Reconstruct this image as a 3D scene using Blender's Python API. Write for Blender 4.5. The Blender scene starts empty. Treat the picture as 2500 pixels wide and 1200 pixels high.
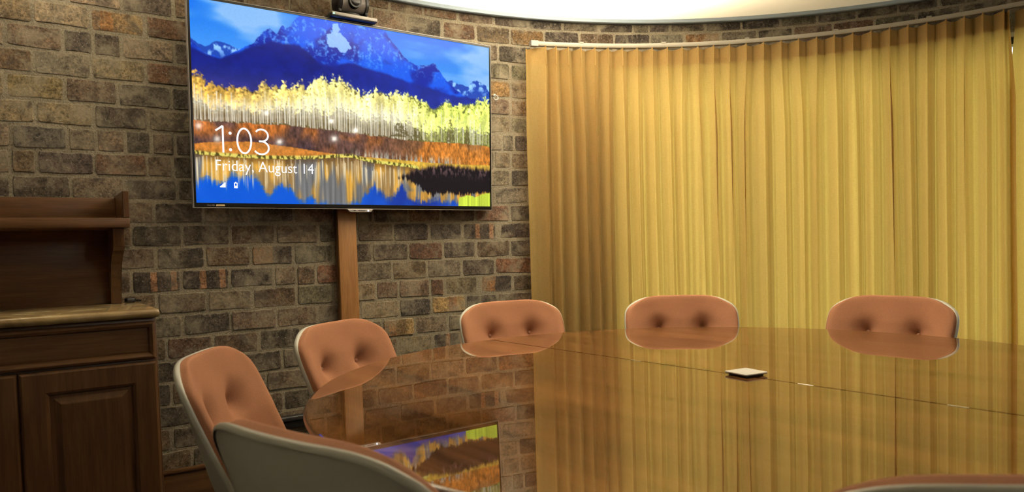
import bpy, bmesh, math, random
import numpy as np
from mathutils import Matrix, Vector

random.seed(7)
rng = np.random.default_rng(7)
SC = bpy.context.scene
COL = SC.collection

# ------------------------------------------------------------------ camera
F_PX, CX, CY = 1729.06, 1249.38, 670.24          # in 2500 x 1200 pixels
PITCH, ROLL = 0.0376, -0.0299
TABLE_Z = 0.74
CAM_Z = 1.0861
cam_d = bpy.data.cameras.new('camera')
cam = bpy.data.objects.new('camera', cam_d)
COL.objects.link(cam)
_r0 = Vector((1, 0, 0))
_f = Vector((0, math.cos(PITCH), -math.sin(PITCH)))
_u0 = Vector((0, math.sin(PITCH), math.cos(PITCH)))
_r = _r0 * math.cos(ROLL) + _u0 * math.sin(ROLL)
_u = _u0 * math.cos(ROLL) - _r0 * math.sin(ROLL)
cam.matrix_world = Matrix(((_r.x, _u.x, -_f.x, 0), (_r.y, _u.y, -_f.y, 0), (_r.z, _u.z, -_f.z, CAM_Z), (0, 0, 0, 1)))
cam_d.sensor_fit = 'HORIZONTAL'
cam_d.sensor_width = 36.0
cam_d.lens = 36.0 * F_PX / 2500.0
cam_d.shift_x = (1250.0 - CX) / 2500.0
cam_d.shift_y = (CY - 600.0) / 2500.0
cam_d.clip_start = 0.02
cam_d.dof.use_dof = True
cam_d.dof.focus_distance = 2.9
cam_d.dof.aperture_fstop = 5.0
SC.camera = cam

# ------------------------------------------------------------------ world, exposure
SKY_STRENGTH = 4.9
PANEL_STRENGTH = 23.0
world = bpy.data.worlds.new('world')
SC.world = world
world.use_nodes = True
_bg = world.node_tree.nodes['Background']
_bg.inputs['Color'].default_value = (0.78, 0.89, 1.0, 1)
_bg.inputs['Strength'].default_value = SKY_STRENGTH
SC.view_settings.view_transform = 'Standard'
SC.view_settings.look = 'None'
SC.view_settings.exposure = 0.0
SC.view_settings.gamma = 1.0
SC.view_settings.use_curve_mapping = False
SC.cycles.use_denoising = True
SC.cycles.use_adaptive_sampling = True
SC.cycles.adaptive_threshold = 0.10
SC.cycles.max_bounces = 6
SC.cycles.diffuse_bounces = 3
SC.cycles.glossy_bounces = 3
SC.cycles.transmission_bounces = 4
SC.cycles.transparent_max_bounces = 8
SC.cycles.sample_clamp_indirect = 6.0
SC.cycles.caustics_reflective = False
SC.cycles.caustics_refractive = False

# ------------------------------------------------------------------ plan of the room
WALL_A = 0.5974                                   # direction of the flat wall
T = Vector((math.cos(WALL_A), math.sin(WALL_A), 0))
N = Vector((math.sin(WALL_A), -math.cos(WALL_A), 0))   # into the room
AC = Vector((0.9976, 1.2827, 0))                  # centre of the round wall
AR = 2.644
W0 = AC - N * AR                                  # where the flat wall runs into the round one
TH0 = math.atan2(-N.y, -N.x)
WALL_TOP = 2.281
CEIL_Z = 2.303
COURSE, Z8 = 0.0918, 1.2246                       # brick course pitch, height of bed joint 8


def wall_pt(s, z, off=0.0):
    """point on the brick wall: s < 0 flat part, s > 0 round part, off = distance into the room"""
    if s <= 0:
        q = W0 + T * s + N * off
        return Vector((q.x, q.y, z))
    th = TH0 - s / AR
    r = AR - off
    return Vector((AC.x + r * math.cos(th), AC.y + r * math.sin(th), z))


def wall_ang(s):
    """rotation about z of the wall tangent at s"""
    return WALL_A if s <= 0 else WALL_A - s / AR

# ------------------------------------------------------------------ material helpers


def new_mat(name):
    m = bpy.data.materials.new(name)
    m.use_nodes = True
    nt = m.node_tree
    b = nt.nodes['Principled BSDF']
    return m, nt, b


def nd(nt, kind, **kw):
    n = nt.nodes.new(kind)
    for k, v in kw.items():
        if k in n.inputs:
            n.inputs[k].default_value = v
        else:
            setattr(n, k, v)
    return n


def ramp(nt, stops, interp='LINEAR'):
    n = nt.nodes.new('ShaderNodeValToRGB')
    cr = n.color_ramp
    cr.interpolation = interp
    while len(cr.elements) < len(stops):
        cr.elements.new(0.5)
    for e, (p, c) in zip(cr.elements, stops):
        e.position = p
        e.color = (*c, 1) if len(c) == 3 else c
    return n


def mixc(nt, fac, a, b, blend='MIX'):
    n = nt.nodes.new('ShaderNodeMix')
    n.data_type = 'RGBA'
    n.blend_type = blend
    for sock, v in ((n.inputs[0], fac), (n.inputs[6], a), (n.inputs[7], b)):
        if hasattr(v, 'is_linked') or hasattr(v, 'links'):
            nt.links.new(v, sock)
        elif isinstance(v, (int, float)):
            sock.default_value = v
        else:
            sock.default_value = (*v, 1) if len(v) == 3 else v
    return n.outputs[2]


def plain(name, col, rough=0.5, metal=0.0, coat=0.0, noise=0.06, nscale=30.0, bump=0.0):
    m, nt, b = new_mat(name)
    tc = nt.nodes.new('ShaderNodeTexCoord')
    no = nd(nt, 'ShaderNodeTexNoise', Scale=nscale, Detail=4.0)
    nt.links.new(tc.outputs['Object'], no.inputs['Vector'])
    lo = tuple(c * (1 - noise) for c in col)
    hi = tuple(min(1, c * (1 + noise)) for c in col)
    r = ramp(nt, [(0.3, lo), (0.7, hi)])
    nt.links.new(no.outputs['Fac'], r.inputs['Fac'])
    nt.links.new(r.outputs['Color'], b.inputs['Base Color'])
    b.inputs['Roughness'].default_value = rough
    b.inputs['Metallic'].default_value = metal
    b.inputs['Coat Weight'].default_value = coat
    if bump:
        bp = nd(nt, 'ShaderNodeBump', Strength=bump, Distance=0.002)
        nt.links.new(no.outputs['Fac'], bp.inputs['Height'])
        nt.links.new(bp.outputs['Normal'], b.inputs['Normal'])
    return m


def emis(name, col, strength):
    m = bpy.data.materials.new(name)
    m.use_nodes = True
    nt = m.node_tree
    nt.nodes.clear()
    e = nd(nt, 'ShaderNodeEmission', Color=(*col, 1), Strength=strength)
    o = nt.nodes.new('ShaderNodeOutputMaterial')
    nt.links.new(e.outputs[0], o.inputs[0])
    return m


def wood(name, dark, light, axis='X', scale=1.0, rough=0.35, coat=0.0, coat_ior=1.5, rot=0.0, stretch=14.0):
    """procedural wood, grain running along one local axis"""
    m, nt, b = new_mat(name)
    tc = nt.nodes.new('ShaderNodeTexCoord')
    mp = nt.nodes.new('ShaderNodeMapping')
    sc = [stretch * scale] * 3
    sc['XYZ'.index(axis)] = scale
    mp.inputs['Scale'].default_value = sc
    rp = nt.nodes.new('ShaderNodeMapping')
    rp.inputs['Rotation'].default_value = (0, 0, rot)
    nt.links.new(tc.outputs['Object'], rp.inputs['Vector'])
    nt.links.new(rp.outputs['Vector'], mp.inputs['Vector'])
    n1 = nd(nt, 'ShaderNodeTexNoise', Scale=1.6, Detail=6.0, Roughness=0.6, Distortion=0.6)
    n2 = nd(nt, 'ShaderNodeTexNoise', Scale=9.0, Detail=3.0)
    nt.links.new(mp.outputs['Vector'], n1.inputs['Vector'])
    nt.links.new(mp.outputs['Vector'], n2.inputs['Vector'])
    r = ramp(nt, [(0.28, dark), (0.5, tuple((a + c) / 2 for a, c in zip(dark, light))), (0.72, light)])
    nt.links.new(n1.outputs['Fac'], r.inputs['Fac'])
    r2 = ramp(nt, [(0.35, (0.72, 0.72, 0.72)), (0.6, (1, 1, 1))])
    nt.links.new(n2.outputs['Fac'], r2.inputs['Fac'])
    c = mixc(nt, 0.6, r.outputs['Color'], r2.outputs['Color'], 'MULTIPLY')
    nt.links.new(c, b.inputs['Base Color'])
    b.inputs['Roughness'].default_value = rough
    b.inputs['Coat Weight'].default_value = coat
    if coat >= 1.0:
        b.inputs['Specular IOR Level'].default_value = 0.0   # only the lacquer mirrors
    b.inputs['Coat Roughness'].default_value = 0.015
    b.inputs['Coat IOR'].default_value = coat_ior
    return m


MORTAR = (0.325, 0.285, 0.21)


def brick_mat(name, mode='plain'):
    m, nt, b = new_mat(name)
    L = nt.links.new
    tc = nt.nodes.new('ShaderNodeTexCoord')
    ge = nt.nodes.new('ShaderNodeNewGeometry')
    oi = nt.nodes.new('ShaderNodeObjectInfo')
    base = oi.outputs['Color']
    if mode not in ('plain', 'far'):
        sx = nt.nodes.new('ShaderNodeSeparateXYZ')
        L(tc.outputs['Object'], sx.inputs[0])
        wob = nd(nt, 'ShaderNodeTexNoise', Scale=28.0)
        L(ge.outputs['Position'], wob.inputs['Vector'])
        ma = nd(nt, 'ShaderNodeMath', operation='MULTIPLY_ADD')
        L(wob.outputs['Fac'], ma.inputs[0])
        ma.inputs[1].default_value = 0.07
        L(sx.outputs['X'], ma.inputs[2])
        ad = nd(nt, 'ShaderNodeMath', operation='ADD')
        L(ma.outputs[0], ad.inputs[0])
        ad.inputs[1].default_value = 0.465
        O_, D_, Y_, B_ = (0.30, 0.165, 0.095), (0.075, 0.06, 0.052), (0.36, 0.245, 0.115), (0.19, 0.125, 0.075)
        st = {'stripe': [(0, D_), (0.36, O_), (0.50, D_), (0.80, O_), (0.93, D_)],
              'orange': [(0, B_), (0.16, (0.30, 0.16, 0.07)), (0.40, (0.22, 0.15, 0.08)), (0.74, Y_)],
              'yellow': [(0, Y_), (0.50, (0.24, 0.12, 0.06)), (0.74, Y_)],
              'half': [(0, (0.26, 0.14, 0.07)), (0.50, (0.075, 0.06, 0.052))]}[mode]
        rp = ramp(nt, st, 'CONSTANT')
        L(ad.outputs[0], rp.inputs['Fac'])
        base = rp.outputs['Color']
    n1 = nd(nt, 'ShaderNodeTexNoise', Scale=22.0, Detail=4.0, Roughness=0.7)
    L(ge.outputs['Position'], n1.inputs['Vector'])
    r1 = ramp(nt, [(0.28, (0.42, 0.42, 0.42)), (0.5, (0.95, 0.94, 0.92)), (0.72, (1.5, 1.45, 1.36))])
    L(n1.outputs['Fac'], r1.inputs['Fac'])
    c = mixc(nt, 1.0, base, r1.outputs['Color'], 'MULTIPLY')
    # sandy, pitted face
    n6 = nd(nt, 'ShaderNodeTexNoise', Scale=110.0, Detail=2.0, Roughness=0.75)
    L(ge.outputs['Position'], n6.inputs['Vector'])
    r6 = ramp(nt, [(0.34, (0.45, 0.45, 0.45)), (0.5, (1.0, 1.0, 1.0)), (0.66, (1.5, 1.47, 1.42))])
    L(n6.outputs['Fac'], r6.inputs['Fac'])
    c = mixc(nt, 0.9, c, r6.outputs['Color'], 'MULTIPLY')
    # smears of old mortar
    n2 = nd(nt, 'ShaderNodeTexNoise', Scale=9.0, Detail=5.0, Roughness=0.72, Distortion=0.4)
    L(ge.outputs['Position'], n2.inputs['Vector'])
    r2 = ramp(nt, [(0.46, (0, 0, 0)), (0.66, (0.7, 0.7, 0.7))])
    L(n2.outputs['Fac'], r2.inputs['Fac'])
    c = mixc(nt, r2.outputs['Color'], c, MORTAR)
    # pale flecks
    n3 = nd(nt, 'ShaderNodeTexNoise', Scale=120.0, Detail=3.0, Roughness=0.7)
    L(ge.outputs['Position'], n3.inputs['Vector'])
    r3 = ramp(nt, [(0.60, (0, 0, 0)), (0.74, (0.8, 0.8, 0.8))])
    L(n3.outputs['Fac'], r3.inputs['Fac'])
    c = mixc(nt, r3.outputs['Color'], c, (0.42, 0.38, 0.30))
    # burnt patches
    n4 = nd(nt, 'ShaderNodeTexNoise', Scale=9.0, Detail=4.0, Roughness=0.75, Distortion=0.8)
    mp4 = nt.nodes.new('ShaderNodeMapping')
    mp4.inputs['Location'].default_value = (3.7, 1.9, 5.1)
    L(ge.outputs['Position'], mp4.inputs['Vector'])
    L(mp4.outputs['Vector'], n4.inputs['Vector'])
    r4 = ramp(nt, [(0.55, (0, 0, 0)), (0.68, (0.75, 0.75, 0.75))])
    L(n4.outputs['Fac'], r4.inputs['Fac'])
    c = mixc(nt, r4.outputs['Color'], c, (0.075, 0.063, 0.056))
    # mortar dragged over the arrises: the outline of each brick is ragged
    if mode != 'far':
        s2 = nt.nodes.new('ShaderNodeSeparateXYZ')
        L(tc.outputs['Object'], s2.inputs[0])

        def edge(out, lim, wid):
            ab = nd(nt, 'ShaderNodeMath', operation='ABSOLUTE')
            L(out, ab.inputs[0])
            mr = nd(nt, 'ShaderNodeMath', operation='SUBTRACT')
            L(ab.outputs[0], mr.inputs[0])
            mr.inputs[1].default_value = lim
            dv = nd(nt, 'ShaderNodeMath', operation='DIVIDE')
            L(mr.outputs[0], dv.inputs[0])
            dv.inputs[1].default_value = wid
            return dv.outputs[0]
        mxm = nd(nt, 'ShaderNodeMath', operation='MAXIMUM')
        L(edge(s2.outputs['X'], .475, .05), mxm.inputs[0])
        L(edge(s2.outputs['Z'], .43, .13), mxm.inputs[1])
        n5 = nd(nt, 'ShaderNodeTexNoise', Scale=45.0, Detail=3.0, Roughness=0.7)
        L(ge.outputs['Position'], n5.inputs['Vector'])
        m5 = nd(nt, 'ShaderNodeMath', operation='MULTIPLY_ADD')
        L(n5.outputs['Fac'], m5.inputs[0])
        m5.inputs[1].default_value = 3.2
        L(mxm.outputs[0], m5.inputs[2])
        r5 = ramp(nt, [(0.0, (0, 0, 0)), (1.0, (0.9, 0.9, 0.9))])
        m6 = nd(nt, 'ShaderNodeMath', operation='SUBTRACT')
        L(m5.outputs[0], m6.inputs[0])
        m6.inputs[1].default_value = 1.75
        L(m6.outputs[0], r5.inputs['Fac'])
        c = mixc(nt, r5.outputs['Color'], c, tuple(v * .88 for v in MORTAR))
    L(c, b.inputs['Base Color'])
    b.inputs['Roughness'].default_value = 0.9
    b.inputs['Specular IOR Level'].default_value = 0.2
    bp = nd(nt, 'ShaderNodeBump', Strength=0.7, Distance=0.006)
    ma2 = nd(nt, 'ShaderNodeMath', operation='MULTIPLY_ADD')
    L(n3.outputs['Fac'], ma2.inputs[0])
    ma2.inputs[1].default_value = 0.35
    L(n2.outputs['Fac'], ma2.inputs[2])
    L(ma2.outputs[0], bp.inputs['Height'])
    L(bp.outputs['Normal'], b.inputs['Normal'])
    return m


def mortar_mat():
    m, nt, b = new_mat('mortar')
    L = nt.links.new
    ge = nt.nodes.new('ShaderNodeNewGeometry')
    n1 = nd(nt, 'ShaderNodeTexNoise', Scale=7.0, Detail=6.0, Roughness=0.6)
    n2 = nd(nt, 'ShaderNodeTexNoise', Scale=160.0, Detail=2.0, Roughness=0.7)
    L(ge.outputs['Position'], n1.inputs['Vector'])
    L(ge.outputs['Position'], n2.inputs['Vector'])
    r = ramp(nt, [(0.3, tuple(c * 0.72 for c in MORTAR)), (0.7, tuple(c * 1.15 for c in MORTAR))])
    L(n1.outputs['Fac'], r.inputs['Fac'])
    r2 = ramp(nt, [(0.3, (0.6, 0.6, 0.6)), (0.65, (1.1, 1.1, 1.1))])
    L(n2.outputs['Fac'], r2.inputs['Fac'])
    c = mixc(nt, 1.0, r.outputs['Color'], r2.outputs['Color'], 'MULTIPLY')
    L(c, b.inputs['Base Color'])
    b.inputs['Roughness'].default_value = 0.95
    b.inputs['Specular IOR Level'].default_value = 0.1
    ma = nd(nt, 'ShaderNodeMath', operation='MULTIPLY_ADD')
    L(n1.outputs['Fac'], ma.inputs[0])
    ma.inputs[1].default_value = 1.5
    L(n2.outputs['Fac'], ma.inputs[2])
    bp = nd(nt, 'ShaderNodeBump', Strength=0.8, Distance=0.004)
    L(ma.outputs[0], bp.inputs['Height'])
    L(bp.outputs['Normal'], b.inputs['Normal'])
    return m


def fabric_mat(name, col, scale=900.0, bump=0.25, sheen=0.2, var=0.08):
    m, nt, b = new_mat(name)
    L = nt.links.new
    tc = nt.nodes.new('ShaderNodeTexCoord')
    n1 = nd(nt, 'ShaderNodeTexNoise', Scale=scale, Detail=2.0)
    n2 = nd(nt, 'ShaderNodeTexNoise', Scale=6.0, Detail=3.0)
    L(tc.outputs['Object'], n1.inputs['Vector'])
    L(tc.outputs['Object'], n2.inputs['Vector'])
    r = ramp(nt, [(0.3, tuple(c * (1 - var) for c in col)), (0.7, tuple(min(1, c * (1 + var)) for c in col))])
    L(n2.outputs['Fac'], r.inputs['Fac'])
    r2 = ramp(nt, [(0.3, (0.8, 0.8, 0.8)), (0.7, (1.12, 1.12, 1.12))])
    L(n1.outputs['Fac'], r2.inputs['Fac'])
    c = mixc(nt, 1.0, r.outputs['Color'], r2.outputs['Color'], 'MULTIPLY')
    L(c, b.inputs['Base Color'])
    b.inputs['Roughness'].default_value = 0.85
    b.inputs['Specular IOR Level'].default_value = 0.15
    b.inputs['Sheen Weight'].default_value = sheen
    b.inputs['Sheen Tint'].default_value = (*col, 1)
    bp = nd(nt, 'ShaderNodeBump', Strength=bump, Distance=0.001)
    L(n1.outputs['Fac'], bp.inputs['Height'])
    L(bp.outputs['Normal'], b.inputs['Normal'])
    return m


def curtain_mat(name='curtain_linen', through=0.43):
    m = bpy.data.materials.new(name)
    m.use_nodes = True
    nt = m.node_tree
    nt.nodes.clear()
    L = nt.links.new
    tc = nt.nodes.new('ShaderNodeTexCoord')
    w1 = nd(nt, 'ShaderNodeTexNoise', Scale=1.0, Detail=2.0)
    mp = nt.nodes.new('ShaderNodeMapping')
    mp.inputs['Scale'].default_value = (60, 60, 700)
    L(tc.outputs['Object'], mp.inputs['Vector'])
    L(mp.outputs['Vector'], w1.inputs['Vector'])
    w2 = nd(nt, 'ShaderNodeTexNoise', Scale=1.0, Detail=2.0)
    mp2 = nt.nodes.new('ShaderNodeMapping')
    mp2.inputs['Scale'].default_value = (700, 700, 40)
    L(tc.outputs['Object'], mp2.inputs['Vector'])
    L(mp2.outputs['Vector'], w2.inputs['Vector'])
    ad = nd(nt, 'ShaderNodeMath', operation='ADD')
    L(w1.outputs['Fac'], ad.inputs[0])
    L(w2.outputs['Fac'], ad.inputs[1])
    hf = nd(nt, 'ShaderNodeMath', operation='MULTIPLY')
    hf.inputs[1].default_value = 0.5
    L(ad.outputs[0], hf.inputs[0])
    r = ramp(nt, [(0.3, (0.50, 0.37, 0.145)), (0.7, (0.63, 0.475, 0.20))])
    L(hf.outputs[0], r.inputs['Fac'])
    bp = nd(nt, 'ShaderNodeBump', Strength=0.2, Distance=0.001)
    L(hf.outputs[0], bp.inputs['Height'])
    df = nd(nt, 'ShaderNodeBsdfDiffuse', Roughness=0.5)
    tr = nt.nodes.new('ShaderNodeBsdfTranslucent')
    L(r.outputs['Color'], df.inputs['Color'])
    tcol = mixc(nt, 1.0, r.outputs['Color'], (1.38, 1.10, 0.48), 'MULTIPLY')
    L(tcol, tr.inputs['Color'])
    L(bp.outputs['Normal'], df.inputs['Normal'])
    mx = nd(nt, 'ShaderNodeMixShader')
    mx.inputs[0].default_value = through
    L(df.outputs[0], mx.inputs[1])
    L(tr.outputs[0], mx.inputs[2])
    o = nt.nodes.new('ShaderNodeOutputMaterial')
    L(mx.outputs[0], o.inputs[0])
    return m


def glass_mat():
    m = bpy.data.materials.new('window_glass')
    m.use_nodes = True
    nt = m.node_tree
    nt.nodes.clear()
    L = nt.links.new
    tp = nd(nt, 'ShaderNodeBsdfTransparent', Color=(0.93, 0.97, 0.96, 1))
    gl = nd(nt, 'ShaderNodeBsdfGlossy', Roughness=0.0)
    fr = nd(nt, 'ShaderNodeFresnel', IOR=1.5)
    mx = nt.nodes.new('ShaderNodeMixShader')
    L(fr.outputs[0], mx.inputs[0])
    L(tp.outputs[0], mx.inputs[1])
    L(gl.outputs[0], mx.inputs[2])
    o = nt.nodes.new('ShaderNodeOutputMaterial')
    L(mx.outputs[0], o.inputs[0])
    return m


def membrane_mat():
    m = bpy.data.materials.new('stretch_ceiling')
    m.use_nodes = True
    nt = m.node_tree
    nt.nodes.clear()
    L = nt.links.new
    df = nd(nt, 'ShaderNodeBsdfDiffuse', Color=(0.80, 0.76, 0.66, 1))
    tr = nd(nt, 'ShaderNodeBsdfTranslucent', Color=(0.90, 0.86, 0.76, 1))
    mx = nt.nodes.new('ShaderNodeMixShader')
    mx.inputs[0].default_value = 0.5
    L(df.outputs[0], mx.inputs[1])
    L(tr.outputs[0], mx.inputs[2])
    o = nt.nodes.new('ShaderNodeOutputMaterial')
    L(mx.outputs[0], o.inputs[0])
    return m


def stone_mat():
    m, nt, b = new_mat('onyx_stone')
    L = nt.links.new
    tc = nt.nodes.new('ShaderNodeTexCoord')
    n1 = nd(nt, 'ShaderNodeTexNoise', Scale=3.5, Detail=7.0, Roughness=0.6, Distortion=1.2)
    L(tc.outputs['Object'], n1.inputs['Vector'])
    r = ramp(nt, [(0.25, (0.16, 0.095, 0.038)), (0.5, (0.36, 0.26, 0.12)), (0.62, (0.60, 0.50, 0.30)), (0.75, (0.30, 0.20, 0.09))])
    L(n1.outputs['Fac'], r.inputs['Fac'])
    L(r.outputs['Color'], b.inputs['Base Color'])
    b.inputs['Roughness'].default_value = 0.12
    return m

# ------------------------------------------------------------------ object helpers


def tag(o, label=None, cat=None, group=None, kind=None):
    if label:
        o['label'] = label
    if cat:
        o['category'] = cat
    if group:
        o['group'] = group
    if kind:
        o['kind'] = kind
    return o


def empty(name, loc, rz=0.0, mw=None):
    o = bpy.data.objects.new(name, None)
    COL.objects.link(o)
    o.empty_display_size = 0.1
    if mw is not None:
        o.matrix_world = mw
    else:
        o.location = loc
        o.rotation_euler = (0, 0, rz)
    return o


def obj(name, mesh, mat=None, parent=None):
    o = bpy.data.objects.new(name, mesh)
    COL.objects.link(o)
    if mat is not None and not mesh.materials:
        mesh.materials.append(mat)
    if parent is not None:
        o.parent = parent
    return o


def mesh_from(name, verts, faces, smooth=False):
    me = bpy.data.meshes.new(name)
    me.from_pydata([tuple(v) for v in verts], [], faces)
    me.update()
    if smooth:
        me.shade_smooth()
    return me


def bm_mesh(name, bm, smooth=False, angle=None):
    bmesh.ops.recalc_face_normals(bm, faces=bm.faces)
    me = bpy.data.meshes.new(name)
    bm.to_mesh(me)
    bm.free()
    if smooth:
        me.shade_smooth()
        if angle is not None:
            me.set_sharp_from_angle(angle=math.radians(angle))
    return me


def bm_box(bm, x0, x1, y0, y1, z0, z1, bevel=0.0, seg=2):
    m = Matrix.Translation(((x0 + x1) / 2, (y0 + y1) / 2, (z0 + z1) / 2)) @ Matrix.Diagonal((abs(x1 - x0), abs(y1 - y0), abs(z1 - z0), 1))
    r = bmesh.ops.create_cube(bm, size=1.0, matrix=m)
    if bevel > 0:
        es = list({e for v in r['verts'] for e in v.link_edges})
        bmesh.ops.bevel(bm, geom=es, offset=bevel, segments=seg, affect='EDGES', profile=0.5)


def box(name, x0, x1, y0, y1, z0, z1, mat, parent=None, bevel=0.002, seg=2):
    bm = bmesh.new()
    bm_box(bm, x0, x1, y0, y1, z0, z1, bevel, seg)
    return obj(name, bm_mesh(name, bm, True, 35), mat, parent)


def bm_cyl(bm, p0, p1, r0, r1=None, seg=20, cap=True):
    p0, p1 = Vector(p0), Vector(p1)
    r1 = r0 if r1 is None else r1
    d = p1 - p0
    q = d.to_track_quat('Z', 'Y').to_matrix().to_4x4()
    m = Matrix.Translation((p0 + p1) / 2) @ q
    bmesh.ops.create_cone(bm, cap_ends=cap, segments=seg, radius1=r0, radius2=r1, depth=d.length, matrix=m)


def cyl(name, p0, p1, r0, mat, parent=None, r1=None, seg=20):
    bm = bmesh.new()
    bm_cyl(bm, p0, p1, r0, r1, seg)
    return obj(name, bm_mesh(name, bm, True, 40), mat, parent)


def sweep(name, path, ring, mat, parent=None, closed=False, smooth=True):
    """ring: function (i) -> list of points for path position i; consecutive rings are skinned"""
    verts, faces = [], []
    rings = [ring(i) for i in range(path)]
    n = len(rings[0])
    for r in rings:
        verts += [tuple(v) for v in r]
    m = path if closed else path - 1
    for i in range(m):
        a, b = i * n, ((i + 1) % path) * n
        for j in range(n):
            k = (j + 1) % n
            faces.append((a + j, a + k, b + k, b + j))
    if not closed:
        faces.append(tuple(reversed(range(n))))
        faces.append(tuple(range((path - 1) * n, path * n)))
    me = mesh_from(name, verts, faces, smooth)
    bm = bmesh.new()
    bm.from_mesh(me)
    bmesh.ops.recalc_face_normals(bm, faces=bm.faces)
    bm.to_mesh(me)
    bm.free()
    if smooth:
        me.shade_smooth()
        me.set_sharp_from_angle(angle=math.radians(40))
    return obj(name, me, mat, parent)


def prism(name, outline, y0, y1, mat, parent=None, axis='Y', bevel=0.0):
    """extrude a 2-D outline; axis Y: outline in x,z ; axis X: outline in y,z ; axis Z: outline in x,y"""
    bm = bmesh.new()

    def P(a, b, c):
        return {'Y': (a, c, b), 'X': (c, a, b), 'Z': (a, b, c)}[axis]
    v0 = [bm.verts.new(P(a, b, y0)) for a, b in outline]
    v1 = [bm.verts.new(P(a, b, y1)) for a, b in outline]
    n = len(outline)
    bm.faces.new(v0)
    bm.faces.new(list(reversed(v1)))
    for i in range(n):
        bm.faces.new((v0[i], v0[(i + 1) % n], v1[(i + 1) % n], v1[i]))
    if bevel:
        bmesh.ops.bevel(bm, geom=list(bm.edges), offset=bevel, segments=1, affect='EDGES')
    return obj(name, bm_mesh(name, bm, True, 35), mat, parent)


def text_mesh(name, body, size, offset=0.0):
    cu = bpy.data.curves.new(name, 'FONT')
    cu.body = body
    cu.size = size
    cu.offset = offset
    cu.resolution_u = 6
    tmp = bpy.data.objects.new(name, cu)
    COL.objects.link(tmp)
    bpy.context.view_layer.update()
    dg = bpy.context.evaluated_depsgraph_get()
    me = bpy.data.meshes.new_from_object(tmp.evaluated_get(dg))
    bpy.data.objects.remove(tmp)
    return me
BRICK_ROWS = {
    -3: (-0.069, "0.111b 0.298r 0.498b 0.691d 0.885d 1.091g 1.284d 1.371g 1.487d 1.684g 1.873d 2.079d 2.265g 2.459d 2.650d 2.829d 3.003d"),
    -2: (-0.360, "-0.160b 0.022b 0.208d 0.397r 0.587b 0.778o 0.977d 1.176b 1.376d 1.566g 1.765o 1.956g 2.144d 2.343b 2.539r 2.733g 2.929d 3.127d"),
    -1: (-1.562, "-1.380t -1.205t -1.020d -0.836b -0.643b -0.444b -0.241b -0.055b 0.138d 0.328d 0.515b 0.710d"),
    0: (-1.660, "-1.494t -1.313T -1.126O -0.935r 0.386d 0.581G 0.777G"),
    1: (-1.665, "-1.580t -1.403b -1.308d -1.210d -1.025t -0.836d 0.394d 0.580o 0.774b"),
    2: (-1.669, "-1.500b -1.317g -1.132t -0.935r 0.391b 0.577b 0.772b"),
    3: (-1.753, "-1.588t -1.406y -1.232b -1.045d -0.852d 0.388g 0.572t 0.769g"),
    4: (-1.678, "-1.500t -1.316t -1.132d -0.935t 0.385d 0.525t 0.590g 0.790d"),
    5: (-1.739, "-1.579t -1.405D -1.312g -1.215t -1.122d -1.038b -0.859d 0.279b 0.478g 0.570b 0.763b"),
    6: (-1.686, "-1.586b -1.505b -1.323d -1.142r -1.051b -0.855d 0.378b 0.565g 0.761d"),
    7: (-1.748, "-1.587d -1.403d -1.221b -1.037d -0.851d 0.284b 0.472b 0.665g"),
    8: (-1.293, "-1.125b -0.942d -0.758b -0.569d -0.383b -0.192d -0.009d 0.167b 0.361d 0.557r 0.755d"),
    9: (-1.376, "-1.207b -1.027d -0.839d -0.651b -0.459b -0.274d -0.089b 0.101d 0.286d 0.480S 0.682d"),
    10: (-1.301, "-1.126b -0.943d -0.758b -0.576P -0.390g -0.204d -0.012D 0.174r 0.359d 0.553b 0.750d"),
    11: (-1.384, "-1.218b -1.035S -0.850S -0.664D -0.567b -0.478b -0.289R -0.102g 0.083b 0.275g 0.464D 0.677R"),
    12: (-1.310, "-1.128b -0.942b -0.760b -0.569b -0.398g -0.190t -0.073b 0.097b 0.176r 0.364t 0.561P 0.768b"),
    13: (-1.212, "-1.038g -0.852D -0.661b -0.476b -0.276b -0.073t 0.101d 0.292Y 0.474d 0.671b"),
    14: (-1.273, "-1.103b -0.927r -0.739b -0.557d -0.366b -0.166g 0.007O 0.190t 0.388t 0.574d"),
    15: (-1.206, "-1.034d -0.849d -0.644d -0.457d -0.269b -0.086b 0.103t 0.292S 0.489d"),
    16: (-1.253, "-1.093d -0.911b -0.717b -0.518b -0.324b"),
    17: (-1.185, "-1.003d -0.824d -0.645b -0.465d -0.287b"),
    18: (-1.261, "-1.100b -0.911d -0.725b -0.535b -0.341b"),
    19: (-1.193, "-1.026b -0.840d -0.658b -0.472b -0.284b"),
}
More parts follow.
